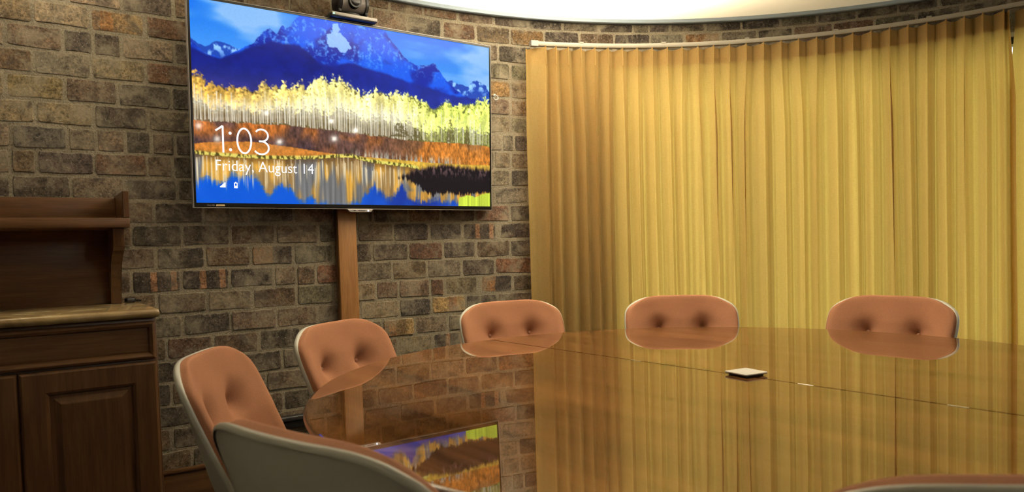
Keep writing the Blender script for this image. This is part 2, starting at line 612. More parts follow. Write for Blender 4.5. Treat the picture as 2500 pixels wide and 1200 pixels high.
PIC = {
    'range': [[-0.0018,0.1977],[0.0159,0.2168],[0.0371,0.2273],[0.0537,0.2092],[0.0702,0.201],[0.0901,0.202],[0.1057,0.2021],[0.1281,0.2149],[0.1485,0.2263]],
    'ridge': [[-0.002,0.2076],[0.0135,0.2292],[0.0365,0.2593],[0.0799,0.2751],[0.1083,0.2461],[0.1372,0.2147],[0.1724,0.1791],[0.1823,0.1498],[0.1968,0.1252],[0.2115,0.0963],[0.2212,0.0874],[0.2305,0.1037],[0.24,0.1137],[0.2503,0.0773],[0.2577,0.0668],[0.2673,0.0811],[0.2824,0.0599],[0.2979,0.0173],[0.3145,-0.0046],[0.3469,-0.0485],[0.3995,-0.108],[0.4938,-0.1152],[0.5704,-0.0361],[0.5887,0.0001],[0.6059,0.0347],[0.6276,0.0756],[0.657,0.127],[0.6794,0.1572],[0.7178,0.1724],[0.7414,0.1623],[0.7652,0.1498],[0.7764,0.1449],[0.7922,0.1803],[0.8081,0.2185],[0.8292,0.2462],[0.8537,0.2785],[0.8871,0.3147],[0.9211,0.3289],[1.009,0.3135]],
    'range2': [[0.8209,0.2527],[0.8458,0.233],[0.8706,0.2529],[0.8909,0.254],[0.913,0.2547],[0.9304,0.2261],[0.9478,0.21],[0.9669,0.2265],[0.9845,0.2359],[1.0075,0.252]],
    'foot': [[-0.0025,0.2332],[0.0365,0.2593],[0.0799,0.2751],[0.1197,0.2393],[0.1723,0.1895],[0.22,0.1587],[0.2686,0.1527],[0.3059,0.1518],[0.337,0.1872],[0.3621,0.2292],[0.3946,0.2438],[0.4622,0.2065],[0.5316,0.225],[0.6183,0.2528],[0.709,0.2819],[0.8368,0.3188],[1.0089,0.3264]],
    'ttop': [[-0.0053,0.3757],[0.0045,0.3617],[0.0195,0.3586],[0.0313,0.416],[0.0554,0.4032],[0.0774,0.407],[0.095,0.4199],[0.1135,0.3959],[0.134,0.396],[0.1498,0.4095],[0.1707,0.4139],[0.1877,0.3856],[0.207,0.365],[0.2209,0.396],[0.2405,0.3796],[0.2578,0.3677],[0.2748,0.3858],[0.2926,0.3652],[0.3079,0.3449],[0.3228,0.368],[0.3479,0.3152],[0.3727,0.3057],[0.3937,0.3102],[0.4204,0.3003],[0.4447,0.2998],[0.4634,0.323],[0.4826,0.3374],[0.4989,0.3661],[0.5242,0.3706],[0.5503,0.3336],[0.5763,0.3286],[0.5965,0.3528],[0.6173,0.3396],[0.6413,0.3304],[0.6654,0.345],[0.6868,0.3363],[0.7084,0.3467],[0.7395,0.3654],[0.7646,0.4],[0.7873,0.3865],[0.8102,0.358],[0.8333,0.3442],[0.853,0.3756],[0.88,0.3611],[0.9038,0.347],[0.9244,0.3485],[0.9488,0.3393],[0.9734,0.3274],[1.0071,0.3345]],
    'tbot': [[-0.0096,0.5944],[0.0518,0.5937],[0.1421,0.5892],[0.2617,0.5855],[0.3374,0.5884],[0.4164,0.5914],[0.527,0.6049],[0.6444,0.6145],[0.7532,0.619],[0.8681,0.6138],[1.0056,0.6195]],
    'gtop': [[-0.012,0.7143],[0.028,0.6999],[0.0946,0.6883],[0.1637,0.6826],[0.2112,0.6901],[0.2849,0.6995],[0.3616,0.7137],[0.4417,0.7241],[0.5543,0.7299],[0.6737,0.7362],[0.7681,0.743],[1.005,0.7394]],
    'shore': [[-0.0129,0.7584],[0.0486,0.7627],[0.1389,0.7669],[0.2342,0.7649],[0.335,0.7561],[0.4144,0.7401],[0.4691,0.7352],[0.5252,0.7558],[0.5978,0.7663],[0.6733,0.7748],[0.7043,0.7822]],
    'blue': [[-0.0161,0.9211],[0.0002,0.9062],[0.016,0.8689],[0.0305,0.8517],[0.0464,0.8834],[0.0627,0.8989],[0.0775,0.8857],[0.0913,0.8683],[0.1087,0.8506],[0.1373,0.8571],[0.1664,0.868],[0.1837,0.901],[0.1972,0.9517],[0.2067,0.96],[0.2168,0.9338],[0.2322,0.8899],[0.2568,0.8973],[0.2751,0.9226],[0.2932,0.9791],[0.3122,0.9874],[0.332,0.9557],[0.351,0.9909],[0.3839,1.0036],[0.4518,1.0023],[0.4941,0.9782],[0.5117,0.9311],[0.5306,0.9023],[0.5453,0.8828],[0.5667,0.9195],[0.5884,0.9471],[0.6107,0.9559],[0.6262,0.9075],[0.6417,0.8732],[0.6717,0.9395],[0.7025,0.9677],[0.7343,0.9521],[0.7662,0.971],[0.7989,0.9551],[0.8319,0.9743],[0.8622,0.9684],[0.8684,1.0447],[1.0035,1.0436]],
    'bush': [[0.6499,0.815],[0.673,0.8038],[0.7043,0.7774],[0.736,0.7554],[0.7681,0.743],[0.817,0.744],[0.8671,0.7501],[0.9358,0.7551],[1.0049,0.7603],[1.0041,0.9174],[0.97,0.9343],[0.9173,0.9309],[0.8658,0.9378],[0.8157,0.9194],[0.7664,0.9411],[0.7345,0.9225],[0.7111,0.8867],[0.6957,0.8655],[0.6726,0.8425]],
    'lime': [[0.8657,0.948],[0.9,0.9315],[0.9346,0.9406],[0.97,0.9239],[1.0042,0.9121],[1.0035,1.0304],[0.8651,1.032]],
    'snow': [[0.3969,0.0763],[0.413,0.0588],[0.437,0.0612],[0.4571,0.0781],[0.4742,0.1274],[0.456,0.1587],[0.4384,0.1585],[0.4199,0.1408],[0.4014,0.1366],[0.391,0.1216]],
    'snow2': [[0.4137,0.0103],[0.4324,0.0094],[0.44,0.0383],[0.4262,0.0729],[0.4131,0.0544]],
}

# ------------------------------------------------------------------ materials
M = {}
M['mortar'] = mortar_mat()
for k_ in ('plain', 'far', 'stripe', 'orange', 'yellow', 'half'):
    M['brick_' + k_] = brick_mat('brick_' + k_, k_)
M['ceiling'] = plain('ceiling_paint', (0.86, 0.80, 0.66), 0.9, noise=0.02)
M['floor'] = fabric_mat('carpet', (0.10, 0.085, 0.07), 300.0, 0.6)
M['paint'] = plain('wall_paint', (0.46, 0.42, 0.36), 0.8, noise=0.03)
M['trim'] = plain('trim_metal', (0.36, 0.45, 0.56), 0.3, metal=0.4, noise=0.03)  # blue tint put in for daylight spilling over the curtain
M['cab_wood'] = wood('cabinet_cherry', (0.078, 0.036, 0.015), (0.175, 0.084, 0.034), 'X', 2.0, 0.32)
M['cab_wood_v'] = wood('cabinet_cherry_upright', (0.070, 0.032, 0.014), (0.16, 0.076, 0.031), 'Z', 2.0, 0.32)
M['post_wood'] = wood('post_oak', (0.25, 0.11, 0.03), (0.40, 0.19, 0.055), 'Z', 2.2, 0.45)
M['table_wood'] = wood('table_mahogany', (0.060, 0.026, 0.010), (0.31, 0.135, 0.040), 'X', 0.8, 0.5, coat=1.0, coat_ior=2.9, rot=math.radians(52.2), stretch=10.0)
M['edge_wood'] = wood('table_edge', (0.09, 0.032, 0.014), (0.16, 0.06, 0.024), 'X', 3.0, 0.25, coat=0.6)
M['stone'] = stone_mat()
M['orange'] = fabric_mat('terracotta_wool', (0.455, 0.212, 0.118), 700.0, 0.25, 0.15)
M['button'] = fabric_mat('button_wool', (0.46, 0.235, 0.145), 700.0, 0.2, 0.1)
M['shell'] = plain('off_white_shell', (0.52, 0.52, 0.44), 0.38, noise=0.02)
M['black'] = plain('black_plastic', (0.012, 0.012, 0.014), 0.4, noise=0.1)
M['dark_metal'] = plain('dark_grey_metal', (0.06, 0.06, 0.062), 0.4, metal=0.5)
M['silver'] = plain('brushed_silver', (0.62, 0.58, 0.54), 0.3, metal=0.8)
M['chrome'] = plain('polished_alloy', (0.7, 0.7, 0.7), 0.18, metal=1.0)
M['white_frame'] = plain('white_window_paint', (0.8, 0.8, 0.8), 0.4, noise=0.02)
M['white_gloss'] = plain('white_gloss', (0.97, 0.97, 0.96), 0.3, noise=0.0)
M['glass'] = glass_mat()
M['curtain'] = curtain_mat()
M['heading'] = curtain_mat('curtain_heading', 0.12)
M['dull_silver'] = plain('dull_silver', (0.30, 0.285, 0.27), 0.45, metal=0.4)
M['rail_paint'] = plain('rail_paint', (0.36, 0.33, 0.27), 0.4, noise=0.02)
M['panel_light'] = emis('ceiling_light', (1.0, 0.89, 0.71), PANEL_STRENGTH)
M['membrane'] = membrane_mat()

# ------------------------------------------------------------------ shell of the room
ARC_END = 4.6


def slab(name, pts, z0, z1, mat, kind='structure'):
    """floor or ceiling slab from a plan outline"""
    return tag(prism(name, pts, z0, z1, mat, axis='Z'), kind=kind)


plan = [(-3.9, -2.3), (3.7, -2.3), (3.7, 4.2), (-3.9, 4.2)]
slab('floor', plan, -0.1, 0.0, M['floor'])
# backlit stretch ceiling: a translucent sheet, a light box above it and the light panel inside
PLEN = 2.60
ceil_o = tag(obj('ceiling', mesh_from('ceiling', [(x, y, CEIL_Z) for x, y in plan], [(3, 2, 1, 0)]), M['membrane']), kind='structure')
slab_o = prism('light_box_top', plan, PLEN, PLEN + .05, M['ceiling'], ceil_o, 'Z')
for nm, a_, b_ in (('light_box_side', 0, 1), ('light_box_side', 1, 2), ('light_box_side', 2, 3), ('light_box_side', 3, 0)):
    (xa, ya), (xb, yb) = plan[a_], plan[b_]
    obj(nm, mesh_from(nm, [(xa, ya, CEIL_Z), (xb, yb, CEIL_Z), (xb, yb, PLEN), (xa, ya, PLEN)], [(0, 1, 2, 3)]), M['ceiling'], ceil_o)
PANELS = [(0.42, 3.00, 0.72), ((W0 + T * -1.45 + N * .42).x, (W0 + T * -1.45 + N * .42).y, 0.27), (-1.35, -0.70, 0.24)]  # last panel is an added fill behind the camera, for the nearest chair's back
for cx_, cy_, r_ in PANELS:
    _pv = [(cx_ + r_ * math.cos(2 * math.pi * k / 48), cy_ + r_ * math.sin(2 * math.pi * k / 48), PLEN - .03) for k in range(48)]
    obj('light_panel', mesh_from('light_panel', _pv, [tuple(reversed(range(48)))]), M['panel_light'], ceil_o)


def arc_strip(verts, faces, s0, s1, z0, z1, thick, n):
    b = len(verts)
    for i in range(n + 1):
        s = s0 + (s1 - s0) * i / n
        for off, z in ((0, z0), (0, z1), (-thick, z1), (-thick, z0)):
            verts.append(wall_pt(max(s, 1e-6), z, off))
    for i in range(n):
        a, c = b + 4 * i, b + 4 * i + 4
        for j in range(4):
            k = (j + 1) % 4
            faces.append((a + j, c + j, c + k, a + k))
    faces.append((b, b + 1, b + 2, b + 3))
    e = b + 4 * n
    faces.append((e + 3, e + 2, e + 1, e))


WIN_S0, WIN_S1, WIN_Z0, WIN_Z1 = 1.12, 4.25, 0.42, 2.072
# flat brick wall
p_a, p_b = W0 + T * -3.2, W0
q_a, q_b = p_a - N * 0.2, p_b - N * 0.2
wall_left = tag(prism('wall_left', [(p_a.x, p_a.y), (p_b.x, p_b.y), (q_b.x, q_b.y), (q_a.x, q_a.y)], 0, CEIL_Z, M['mortar'], axis='Z'), kind='structure')
# round brick wall with the window opening
v_, f_ = [], []
arc_strip(v_, f_, 0, WIN_S0, 0, CEIL_Z, 0.2, 24)
arc_strip(v_, f_, WIN_S0, WIN_S1, 0, WIN_Z0, 0.2, 48)
arc_strip(v_, f_, WIN_S0, WIN_S1, WIN_Z1, CEIL_Z, 0.2, 48)
arc_strip(v_, f_, WIN_S1, ARC_END, 0, CEIL_Z, 0.2, 8)
me = mesh_from('wall_far', v_, f_)
_b = bmesh.new()
_b.from_mesh(me)
bmesh.ops.recalc_face_normals(_b, faces=_b.faces)
_b.to_mesh(me)
_b.free()
wall_far = tag(obj('wall_far', me, M['mortar']), kind='structure')
# plain walls behind the camera
pe = wall_pt(ARC_END, 0)


def plain_wall(name, a, b, t=0.12):
    a, b = Vector((a[0], a[1], 0)), Vector((b[0], b[1], 0))
    d = (b - a).normalized()
    n = Vector((d.y, -d.x, 0)) * t
    tag(prism(name, [(a.x, a.y), (b.x, b.y), (b.x + n.x, b.y + n.y), (a.x + n.x, a.y + n.y)], 0, CEIL_Z, M['paint'], axis='Z'), kind='structure')


plain_wall('wall_right', (pe.x, -2.1), (pe.x, pe.y))
plain_wall('wall_back', (p_a.x, -2.1), (pe.x, -2.1))
plain_wall('wall_side', (p_a.x, p_a.y), (p_a.x, -2.1))

# metal trim along the top of the brick wall
NT = 90


def trim_ring(i):
    s = -3.1 + (ARC_END + 3.1) * i / (NT - 1)
    return [wall_pt(s, z, off) for off, z in ((-0.005, WALL_TOP), (0.022, WALL_TOP), (0.026, WALL_TOP + 0.004), (0.026, CEIL_Z - 0.001), (-0.005, CEIL_Z - 0.001))]


tag(sweep('trim_1', NT, trim_ring, M['trim']), kind='structure')

# wooden baseboard of the flat wall
bb = empty('baseboard_left', W0, WALL_A)
bb.name = 'baseboard_left'
tag(bb, kind='structure')
box('board', -1.19, -0.39, -0.022, 0.0, 0.0, 0.215, M['cab_wood'], bb, 0.003)
box('cap', -1.19, -0.39, -0.028, 0.0, 0.2155, 0.231, M['cab_wood'], bb, 0.004)

# ------------------------------------------------------------------ bricks
TONES = {'d': (0.095, 0.078, 0.066), 'D': (0.115, 0.097, 0.080), 'g': (0.175, 0.152, 0.112), 'G': (0.115, 0.108, 0.075),
         'b': (0.175, 0.128, 0.088), 'B': (0.165, 0.110, 0.070), 't': (0.245, 0.192, 0.130), 'T': (0.255, 0.198, 0.132),
         'o': (0.26, 0.155, 0.075), 'r': (0.165, 0.098, 0.066), 'R': (0.25, 0.125, 0.078), 'y': (0.25, 0.19, 0.105)}
MODE = {'S': 'stripe', 'O': 'orange', 'Y': 'yellow', 'P': 'half'}


def brick_mesh(i):
    """worn brick, unit size, front towards -y (the room); three rings of ten points"""
    r = random.Random(100 + i)
    base = [(-.5, -.36), (-.5, .36), (-.47, .5), (-.12, .5), (.2, .5), (.47, .5), (.5, .36), (.5, -.36), (.47, -.5), (.0, -.5), (-.47, -.5)]
    jit = [(x + r.uniform(-.008, .008), z + r.uniform(-.035, .03)) for x, z in base]
    verts, faces = [], []
    for inset, y in ((0.0, 1.0), (0.0, -0.35), (0.012, -0.85), (0.036, -1.0)):
        for x, z in jit:
            verts.append((x * (1 - inset * 1.2), y + (r.uniform(-.12, .12) if y < 0 else 0), z * (1 - inset * 2.6)))
    n = len(base)
    for k in range(3):
        for j in range(n):
            m = (j + 1) % n
            faces.append((k * n + j, k * n + m, (k + 1) * n + m, (k + 1) * n + j))
    faces.append(tuple(range(3 * n, 4 * n)))
    me = mesh_from('brick', verts, faces, True)
    b = bmesh.new()
    b.from_mesh(me)
    bmesh.ops.recalc_face_normals(b, faces=b.faces)
    b.to_mesh(me)
    b.free()
    me.shade_smooth()
    me.set_sharp_from_angle(angle=math.radians(70))
    me.materials.append(M['brick_plain'])
    return me


BRICKS = [brick_mesh(i) for i in range(10)]
HALF_D = 0.0030
stuff = {'wall_left': ([], []), 'wall_far': ([], [])}


def put_brick(s0, s1, z0, z1, code, rnd, single=True):
    sc_, zc = (s0 + s1) / 2, (z0 + z1) / 2
    w, h = s1 - s0 - rnd.uniform(.009, .015), z1 - z0 - rnd.uniform(.011, .017)
    me = BRICKS[rnd.randrange(len(BRICKS))]
    side = 'wall_left' if sc_ <= 0 else 'wall_far'
    loc = wall_pt(sc_, zc + rnd.uniform(-.0015, .0015), rnd.uniform(-.0015, .0025))
    rot = (rnd.uniform(-.012, .012), rnd.uniform(-.008, .008), wall_ang(sc_) + rnd.uniform(-.008, .008))
    if not single:
        mw = Matrix.LocRotScale(loc, Matrix.Rotation(rot[2], 3, 'Z').to_quaternion(), Vector((w, HALF_D, h)))
        V, Fc = stuff[side]
        b0 = len(V)
        V += [tuple(mw @ v.co) for v in me.vertices]
        Fc += [tuple(b0 + i for i in p.vertices) for p in me.polygons]
        return
    o = obj('brick', me, None, wall_left if side == 'wall_left' else wall_far)
    o.location = loc
    o.rotation_euler = rot
    o.scale = (w, HALF_D, h)
    t = TONES.get(code, TONES['b'])
    k = rnd.uniform(.78, 1.15) * (.62 if z1 > 2.1 and sc_ > .2 else 1.0 if zc > Z8 else .82)      # lower courses get darker tones; shade painted into the strip above the curtain
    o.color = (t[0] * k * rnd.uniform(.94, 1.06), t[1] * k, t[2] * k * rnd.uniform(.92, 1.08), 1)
    if code in MODE:
        o.material_slots[0].link = 'OBJECT'
        o.material_slots[0].material = M['brick_' + MODE[code]]


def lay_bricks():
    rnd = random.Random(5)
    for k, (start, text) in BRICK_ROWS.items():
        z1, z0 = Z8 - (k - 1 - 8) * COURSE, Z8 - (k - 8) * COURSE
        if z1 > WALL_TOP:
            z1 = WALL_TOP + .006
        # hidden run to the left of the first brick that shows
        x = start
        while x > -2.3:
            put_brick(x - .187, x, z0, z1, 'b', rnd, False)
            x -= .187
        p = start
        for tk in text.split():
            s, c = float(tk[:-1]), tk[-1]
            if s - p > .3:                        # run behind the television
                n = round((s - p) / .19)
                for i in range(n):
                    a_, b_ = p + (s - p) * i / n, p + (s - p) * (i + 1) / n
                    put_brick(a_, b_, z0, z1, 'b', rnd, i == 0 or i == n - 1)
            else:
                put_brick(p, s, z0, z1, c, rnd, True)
            p = s
        if k <= -2:                               # over the window, past the edge of the picture
            while p < 4.2:
                put_brick(p, p + .19, z0, z1, 'd', rnd, False)
                p += .19
        elif k >= 14:
            while p < 0.9:
                put_brick(p, p + .187, z0, z1, 'd', rnd, False)
                p += .187
    for side, par in (('wall_left', wall_left), ('wall_far', wall_far)):
        V, Fc = stuff[side]
        if V:
            me = mesh_from('hidden_bricks', V, Fc, False)
            o = obj('hidden_bricks', me, M['brick_far'], par)
            o.color = (.15, .105, .07, 1)
            tag(o, kind='stuff')


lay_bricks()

# ------------------------------------------------------------------ window behind the curtain
win = empty('window_1', wall_pt((WIN_S0 + WIN_S1) / 2, WIN_Z0, -0.1))
tag(win, kind='structure')
WMI = win.matrix_basis.inverted()


def arc_bar(name, s0, s1, z0, z1, o0, o1, mat, parent, n=40):
    def ring(i):
        s = s0 + (s1 - s0) * i / (n - 1)
        return [WMI @ wall_pt(s, z, o) for o, z in ((o0, z0), (o1, z0), (o1, z1), (o0, z1))]
    return sweep(name, n, ring, mat, parent, smooth=True)


arc_bar('frame_head', WIN_S0, WIN_S1, 2.053, WIN_Z1, -0.13, -0.05, M['white_frame'], win)
arc_bar('vent_strip', WIN_S0, WIN_S1, 2.0155, 2.0525, -0.11, -0.07, M['dark_metal'], win)
arc_bar('frame_rail', WIN_S0, WIN_S1, 2.001, 2.015, -0.13, -0.05, M['white_frame'], win)
arc_bar('frame_sill', WIN_S0, WIN_S1, WIN_Z0, WIN_Z0 + 0.04, -0.14, -0.02, M['white_frame'], win)
NM = 5
for i in range(NM):
    s = WIN_S0 + .025 + (WIN_S1 - WIN_S0 - .05) * i / (NM - 1)
    arc_bar('mullion', s - .025, s + .025, WIN_Z0 + .04, 2.0005, -0.13, -0.05, M['white_frame'], win, 3)
    if i < NM - 1:
        s2 = WIN_S0 + .025 + (WIN_S1 - WIN_S0 - .05) * (i + 1) / (NM - 1)
        arc_bar('pane', s + .025, s2 - .025, WIN_Z0 + .04, 2.0005, -0.095, -0.089, M['glass'], win, 12)

# ------------------------------------------------------------------ curtain and its track
PLEATS = [0.738, 0.799, 0.87, 0.943, 1.023, 1.1, 1.182, 1.266, 1.352, 1.438, 1.521, 1.61, 1.695, 1.783, 1.873, 1.965, 2.058, 2.150,
          2.243, 2.332, 2.422, 2.511, 2.599, 2.684, 2.77, 2.855, 2.935, 3.014, 3.099]
TRACK_OFF, TRACK_Z = 0.10, 2.113
CUR_TOP, HEAD_Z = 2.108, 2.027
rise = lambda s: 0.0125 * (s - .65)            # the track climbs a little to the right


def pleat_table(n, seed):
    r = random.Random(seed)
    return [dict(ph=r.uniform(0, 6.28), b=r.uniform(.2, 1.0), sh=r.uniform(-.014, .014), sh2=r.uniform(-.012, .012), a=r.uniform(.8, 1.25), ph2=r.uniform(0, 6.28)) for _ in range(n)]


def curtain(name, s_start, s_end, pleats, seed, label, lap=(0, 0), back=0.0):
    edges = [s_start] + list(pleats) + [s_end]
    tab = pleat_table(len(edges), seed)
    NZ, NC = 46, 18
    zs = [CUR_TOP - (CUR_TOP - 0.015) * (i / (NZ - 1)) ** 1.25 for i in range(NZ)]
    cols = []
    for i in range(len(edges) - 1):
        m = NC if 0 < i < len(edges) - 2 else max(6, int(NC * (edges[i + 1] - edges[i]) / .087))
        for j in range(m + (1 if i == len(edges) - 2 else 0)):
            p = j / m
            if i == 0:
                p = 1 - (1 - p) * min(.5, (edges[1] - edges[0]) / .087 * .5) * 2 * .6
                ss = edges[0] + (edges[1] - edges[0]) * (j / m)
            else:
                ss = edges[i] + (edges[i + 1] - edges[i]) * p
            cols.append((i, p, ss))

    def surf(ci, z):
        i, p, ss = cols[ci]
        d = max(0.0, CUR_TOP - z)
        t = min(1.0, d / 0.5)
        t = t * t * (3 - 2 * t)
        ta, tb = tab[i], tab[min(i + 1, len(tab) - 1)]
        amp = (0.019 + 0.008 * t) * (ta['a'] * (1 - p) + tb['a'] * p)
        cusp = 1 - abs(math.sin(math.pi * p)) ** 0.62              # sharp ridge at the pleat
        tri = abs(2 * p - 1)                                        # creased valley between pleats
        soft = 0.5 + 0.5 * math.cos(2 * math.pi * p)
        w = (0.45 * cusp + 0.55 * tri) * (1 - t) + (0.35 * cusp + 0.30 * tri + .35 * soft) * t
        o = amp * (2 * w - 1) - (.010 * (1 - t) + .004 * t) * math.exp(-((p - .5) / .045) ** 2)
        o += t * 0.0055 * ta['b'] * math.sin(4 * math.pi * p + ta['ph'] + 0.5 * d) * math.sin(math.pi * p) ** .5
        o += t * 0.002 * math.sin(9 * math.pi * p + ta['ph2'])  * math.sin(math.pi * p)
        if z < HEAD_Z and p in (0.0,):
            pass
        lat = t * ((ta['sh'] * (1 - p) + tb['sh'] * p) + (ta['sh2'] * (1 - p) + tb['sh2'] * p) * math.sin(1.3 * d + ta['ph']))
        # the two panels lap over each other below the heading
        fall = min(1.0, max(0.0, (d - .04) / .36))
        if ci > len(cols) - 8:
            lat += lap[1] * fall * (ci - len(cols) + 8) / 7
        if ci < 6:
            lat += lap[0] * fall * (6 - ci) / 6
        zz = z
        if d < 0.03:                                               # hem rises to the hook at each pleat
            zz = z + 0.003 * max(0, 1 - 3.2 * min(p, 1 - p)) * (1 - d / 0.03) - 0.002 * math.sin(2 * math.pi * p) * (1 - d / 0.03)
        return ss + lat, zz + rise(ss) * max(0.0, (z - .2) / 1.9), TRACK_OFF + o + back

    root = empty(name, wall_pt((s_start + s_end) / 2, 0.0, TRACK_OFF))
    inv = root.matrix_basis.inverted()

    def grid(nm, zlist, back, mat):
        verts, faces = [], []
        n = len(cols)
        for z in zlist:
            for ci in range(n):
                s, zz, off = surf(ci, z)
                verts.append(inv @ wall_pt(s, zz, off - back))
        for a in range(len(zlist) - 1):
            for ci in range(n - 1):
                q = a * n + ci
                faces.append((q, q + 1, q + n + 1, q + n))
        me = mesh_from(nm, verts, faces, True)
        return obj(nm, me, mat, root)
    grid('fabric', zs, 0.0, M['curtain'])
    hz = [CUR_TOP - (CUR_TOP - HEAD_Z) * i / 8 for i in range(9)]
    grid('heading_tape', hz, 0.0035, M['heading'])
    # stitched tabs that pinch each pleat
    for p in pleats:
        verts, faces = [], []
        for k in range(7):
            z = CUR_TOP + .009 - (CUR_TOP + .009 - HEAD_Z + .004) * k / 6
            reach = 0.010 * (1 - 0.25 * abs(k / 6 - .5))
            for ds, do in ((-.0035, .010), (-.003, .012 + reach * .6), (0, .013 + reach), (.003, .012 + reach * .6), (.0035, .010)):
                verts.append(inv @ wall_pt(p + ds, z + rise(p), TRACK_OFF + do + .006 + back))
        for k in range(6):
            for j in range(4):
                q = k * 5 + j
                faces.append((q, q + 1, q + 6, q + 5))
        faces.append((0, 5, 10, 15, 20, 25, 30, 34, 29, 24, 19, 14, 9, 4)[:0] or (0, 1, 2, 3, 4))
        obj('pleat', mesh_from('pleat', verts, faces, True), M['curtain'], root)
    tag(root, label, 'curtain')
    return root


curtain('curtain', 0.640, 3.122, PLEATS, 3, 'long mustard yellow pinch-pleated curtain hanging along the round brick wall', (0, .022))
curtain('curtain', 3.148, 3.62, [3.19, 3.275, 3.36, 3.445, 3.53], 8, 'second mustard curtain panel, only its edge showing at the far right beyond the gap', (-.03, 0), -.028)

# curtain track
trk = empty('curtain_track', wall_pt(1.9, TRACK_Z, TRACK_OFF))
tinv = trk.matrix_basis.inverted()
NTK = 70


def track_ring(i):
    s = 0.70 + (3.9 - 0.70) * i / (NTK - 1)
    return [tinv @ wall_pt(s, z + rise(s), TRACK_OFF + o) for o, z in ((-.012, TRACK_Z + .006), (.012, TRACK_Z + .006), (.014, TRACK_Z + .010), (.014, TRACK_Z + .024), (.011, TRACK_Z + .028), (-.012, TRACK_Z + .028))]


sweep('rail', NTK, track_ring, M['rail_paint'], trk)


def cap_ring(i):
    s = 0.660 + .0396 * i
    return [tinv @ wall_pt(s, z + rise(s), TRACK_OFF + o) for o, z in ((-.014, TRACK_Z + .003), (.016, TRACK_Z + .003), (.016, TRACK_Z + .031), (-.014, TRACK_Z + .031))]


tag(sweep('end_cap', 2, cap_ring, M['dull_silver'], trk), 'grey metal end cap of the track')
for s in (0.95, 1.42, 1.88, 2.34, 2.78, 3.2):
    q = []
    a = wall_ang(s)
    bm = bmesh.new()
    bm_box(bm, -.011, .011, -TRACK_OFF - .006, -.004, TRACK_Z + .0285, TRACK_Z + .0315)
    bm_box(bm, -.011, .011, -TRACK_OFF - .0145, -TRACK_OFF - .008, TRACK_Z + .0265, TRACK_Z + .034)
    me = bm_mesh('bracket', bm)
    p0 = wall_pt(s, rise(s), 0)
    me.transform(tinv @ Matrix.Translation(p0) @ Matrix.Rotation(a, 4, 'Z'))
    obj('bracket', me, M['rail_paint'], trk)
bm = bmesh.new()
bm_box(bm, -.003, .003, -.003, .003, -.004, .004)
gme = bm_mesh('glider', bm)
for p in PLEATS:
    obj('glider', gme, M['white_frame'], trk).location = tinv @ wall_pt(p, TRACK_Z + .001 + rise(p), TRACK_OFF)
tag(trk, 'thin curved curtain track fixed to the brick wall above the yellow curtain', 'curtain track')

# ------------------------------------------------------------------ base cabinet (local x along the wall, -y into the room)
CAB_R, CAB_L, CAB_D = -1.200, -2.40, 0.455
cab = empty('base_cabinet', W0 + T * -1.60 + N * 0.03, WALL_A)
X0, X1 = CAB_L + 1.60, CAB_R + 1.60              # local extents
YF = -CAB_D                                       # carcass front
box('body', X0, X1, YF, 0.0, 0.085, 0.8895, M['cab_wood'], cab, 0.002)
box('plinth', X0, X1 - .01, YF + .06, -0.01, 0.0, 0.085, M['black'], cab, 0.002)


def framed(name, x0, x1, z0, z1, field, mat_f, mat_p, parent, raised=True):
    """drawer front or door: a frame with a bevelled inner edge and, set into it, a raised panel"""
    fr = empty(name, ((x0 + x1) / 2, YF - .0005, z0))
    fr.parent = parent
    w, h = x1 - x0, z1 - z0
    hw = w / 2
    th = 0.021

    def ringv(inx, inz, y):
        return [(-hw + inx, y, inz), (hw - inx, y, inz), (hw - inx, y, h - inz), (-hw + inx, y, h - inz)]
    prof = [(0, 0), (0, -th + .007), (.003, -th + .003), (.008, -th), (field - .012, -th), (field - .004, -th + .004), (field, -th + .012)]
    verts, faces = [], []
    for ins, y in prof:
        verts += ringv(ins, ins, y)
    n = len(prof)
    for k in range(n - 1):
        for j in range(4):
            m = (j + 1) % 4
            faces.append((k * 4 + j, k * 4 + m, k * 4 + 4 + m, k * 4 + 4 + j))
    faces.append((0, 3, 2, 1))
    e = (n - 1) * 4
    faces.append((e, e + 1, e + 2, e + 3))
    me = mesh_from('frame', verts, faces)
    b = bmesh.new()
    b.from_mesh(me)
    bmesh.ops.recalc_face_normals(b, faces=b.faces)
    b.to_mesh(me)
    b.free()
    obj('frame', me, mat_f, fr)
    y0 = -th + .0115
    if raised:
        pr = [(field + .001, y0), (field + .010, y0 - .001), (field + .028, y0 - .009), (field + .031, y0 - .0095)]
    else:
        pr = [(field + .001, y0), (field + .006, y0 - .0006)]
    verts, faces = [], []
    for ins, y in pr:
        verts += ringv(ins, ins, y)
    for k in range(len(pr) - 1):
        for j in range(4):
            m = (j + 1) % 4
            faces.append((k * 4 + j, k * 4 + m, k * 4 + 4 + m, k * 4 + 4 + j))
    e = (len(pr) - 1) * 4
    faces.append((e, e + 1, e + 2, e + 3))
    faces.append((0, 3, 2, 1))
    me = mesh_from('panel', verts, faces)
    b = bmesh.new()
    b.from_mesh(me)
    bmesh.ops.recalc_face_normals(b, faces=b.faces)
    b.to_mesh(me)
    b.free()
    obj('panel', me, mat_p, fr)
    return fr


DR = X1 - 0.006
framed('drawer', DR - .80, DR, 0.752, 0.878, 0.022, M['cab_wood'], M['cab_wood'], cab, False)
framed('door', DR - .384, DR, 0.10, 0.744, 0.078, M['cab_wood_v'], M['cab_wood_v'], cab)
framed('door', DR - .80, DR - .388, 0.10, 0.744, 0.078, M['cab_wood_v'], M['cab_wood_v'], cab)
tag(cab, 'dark cherry wood base cabinet with drawer and raised-panel doors at the left', 'cabinet')

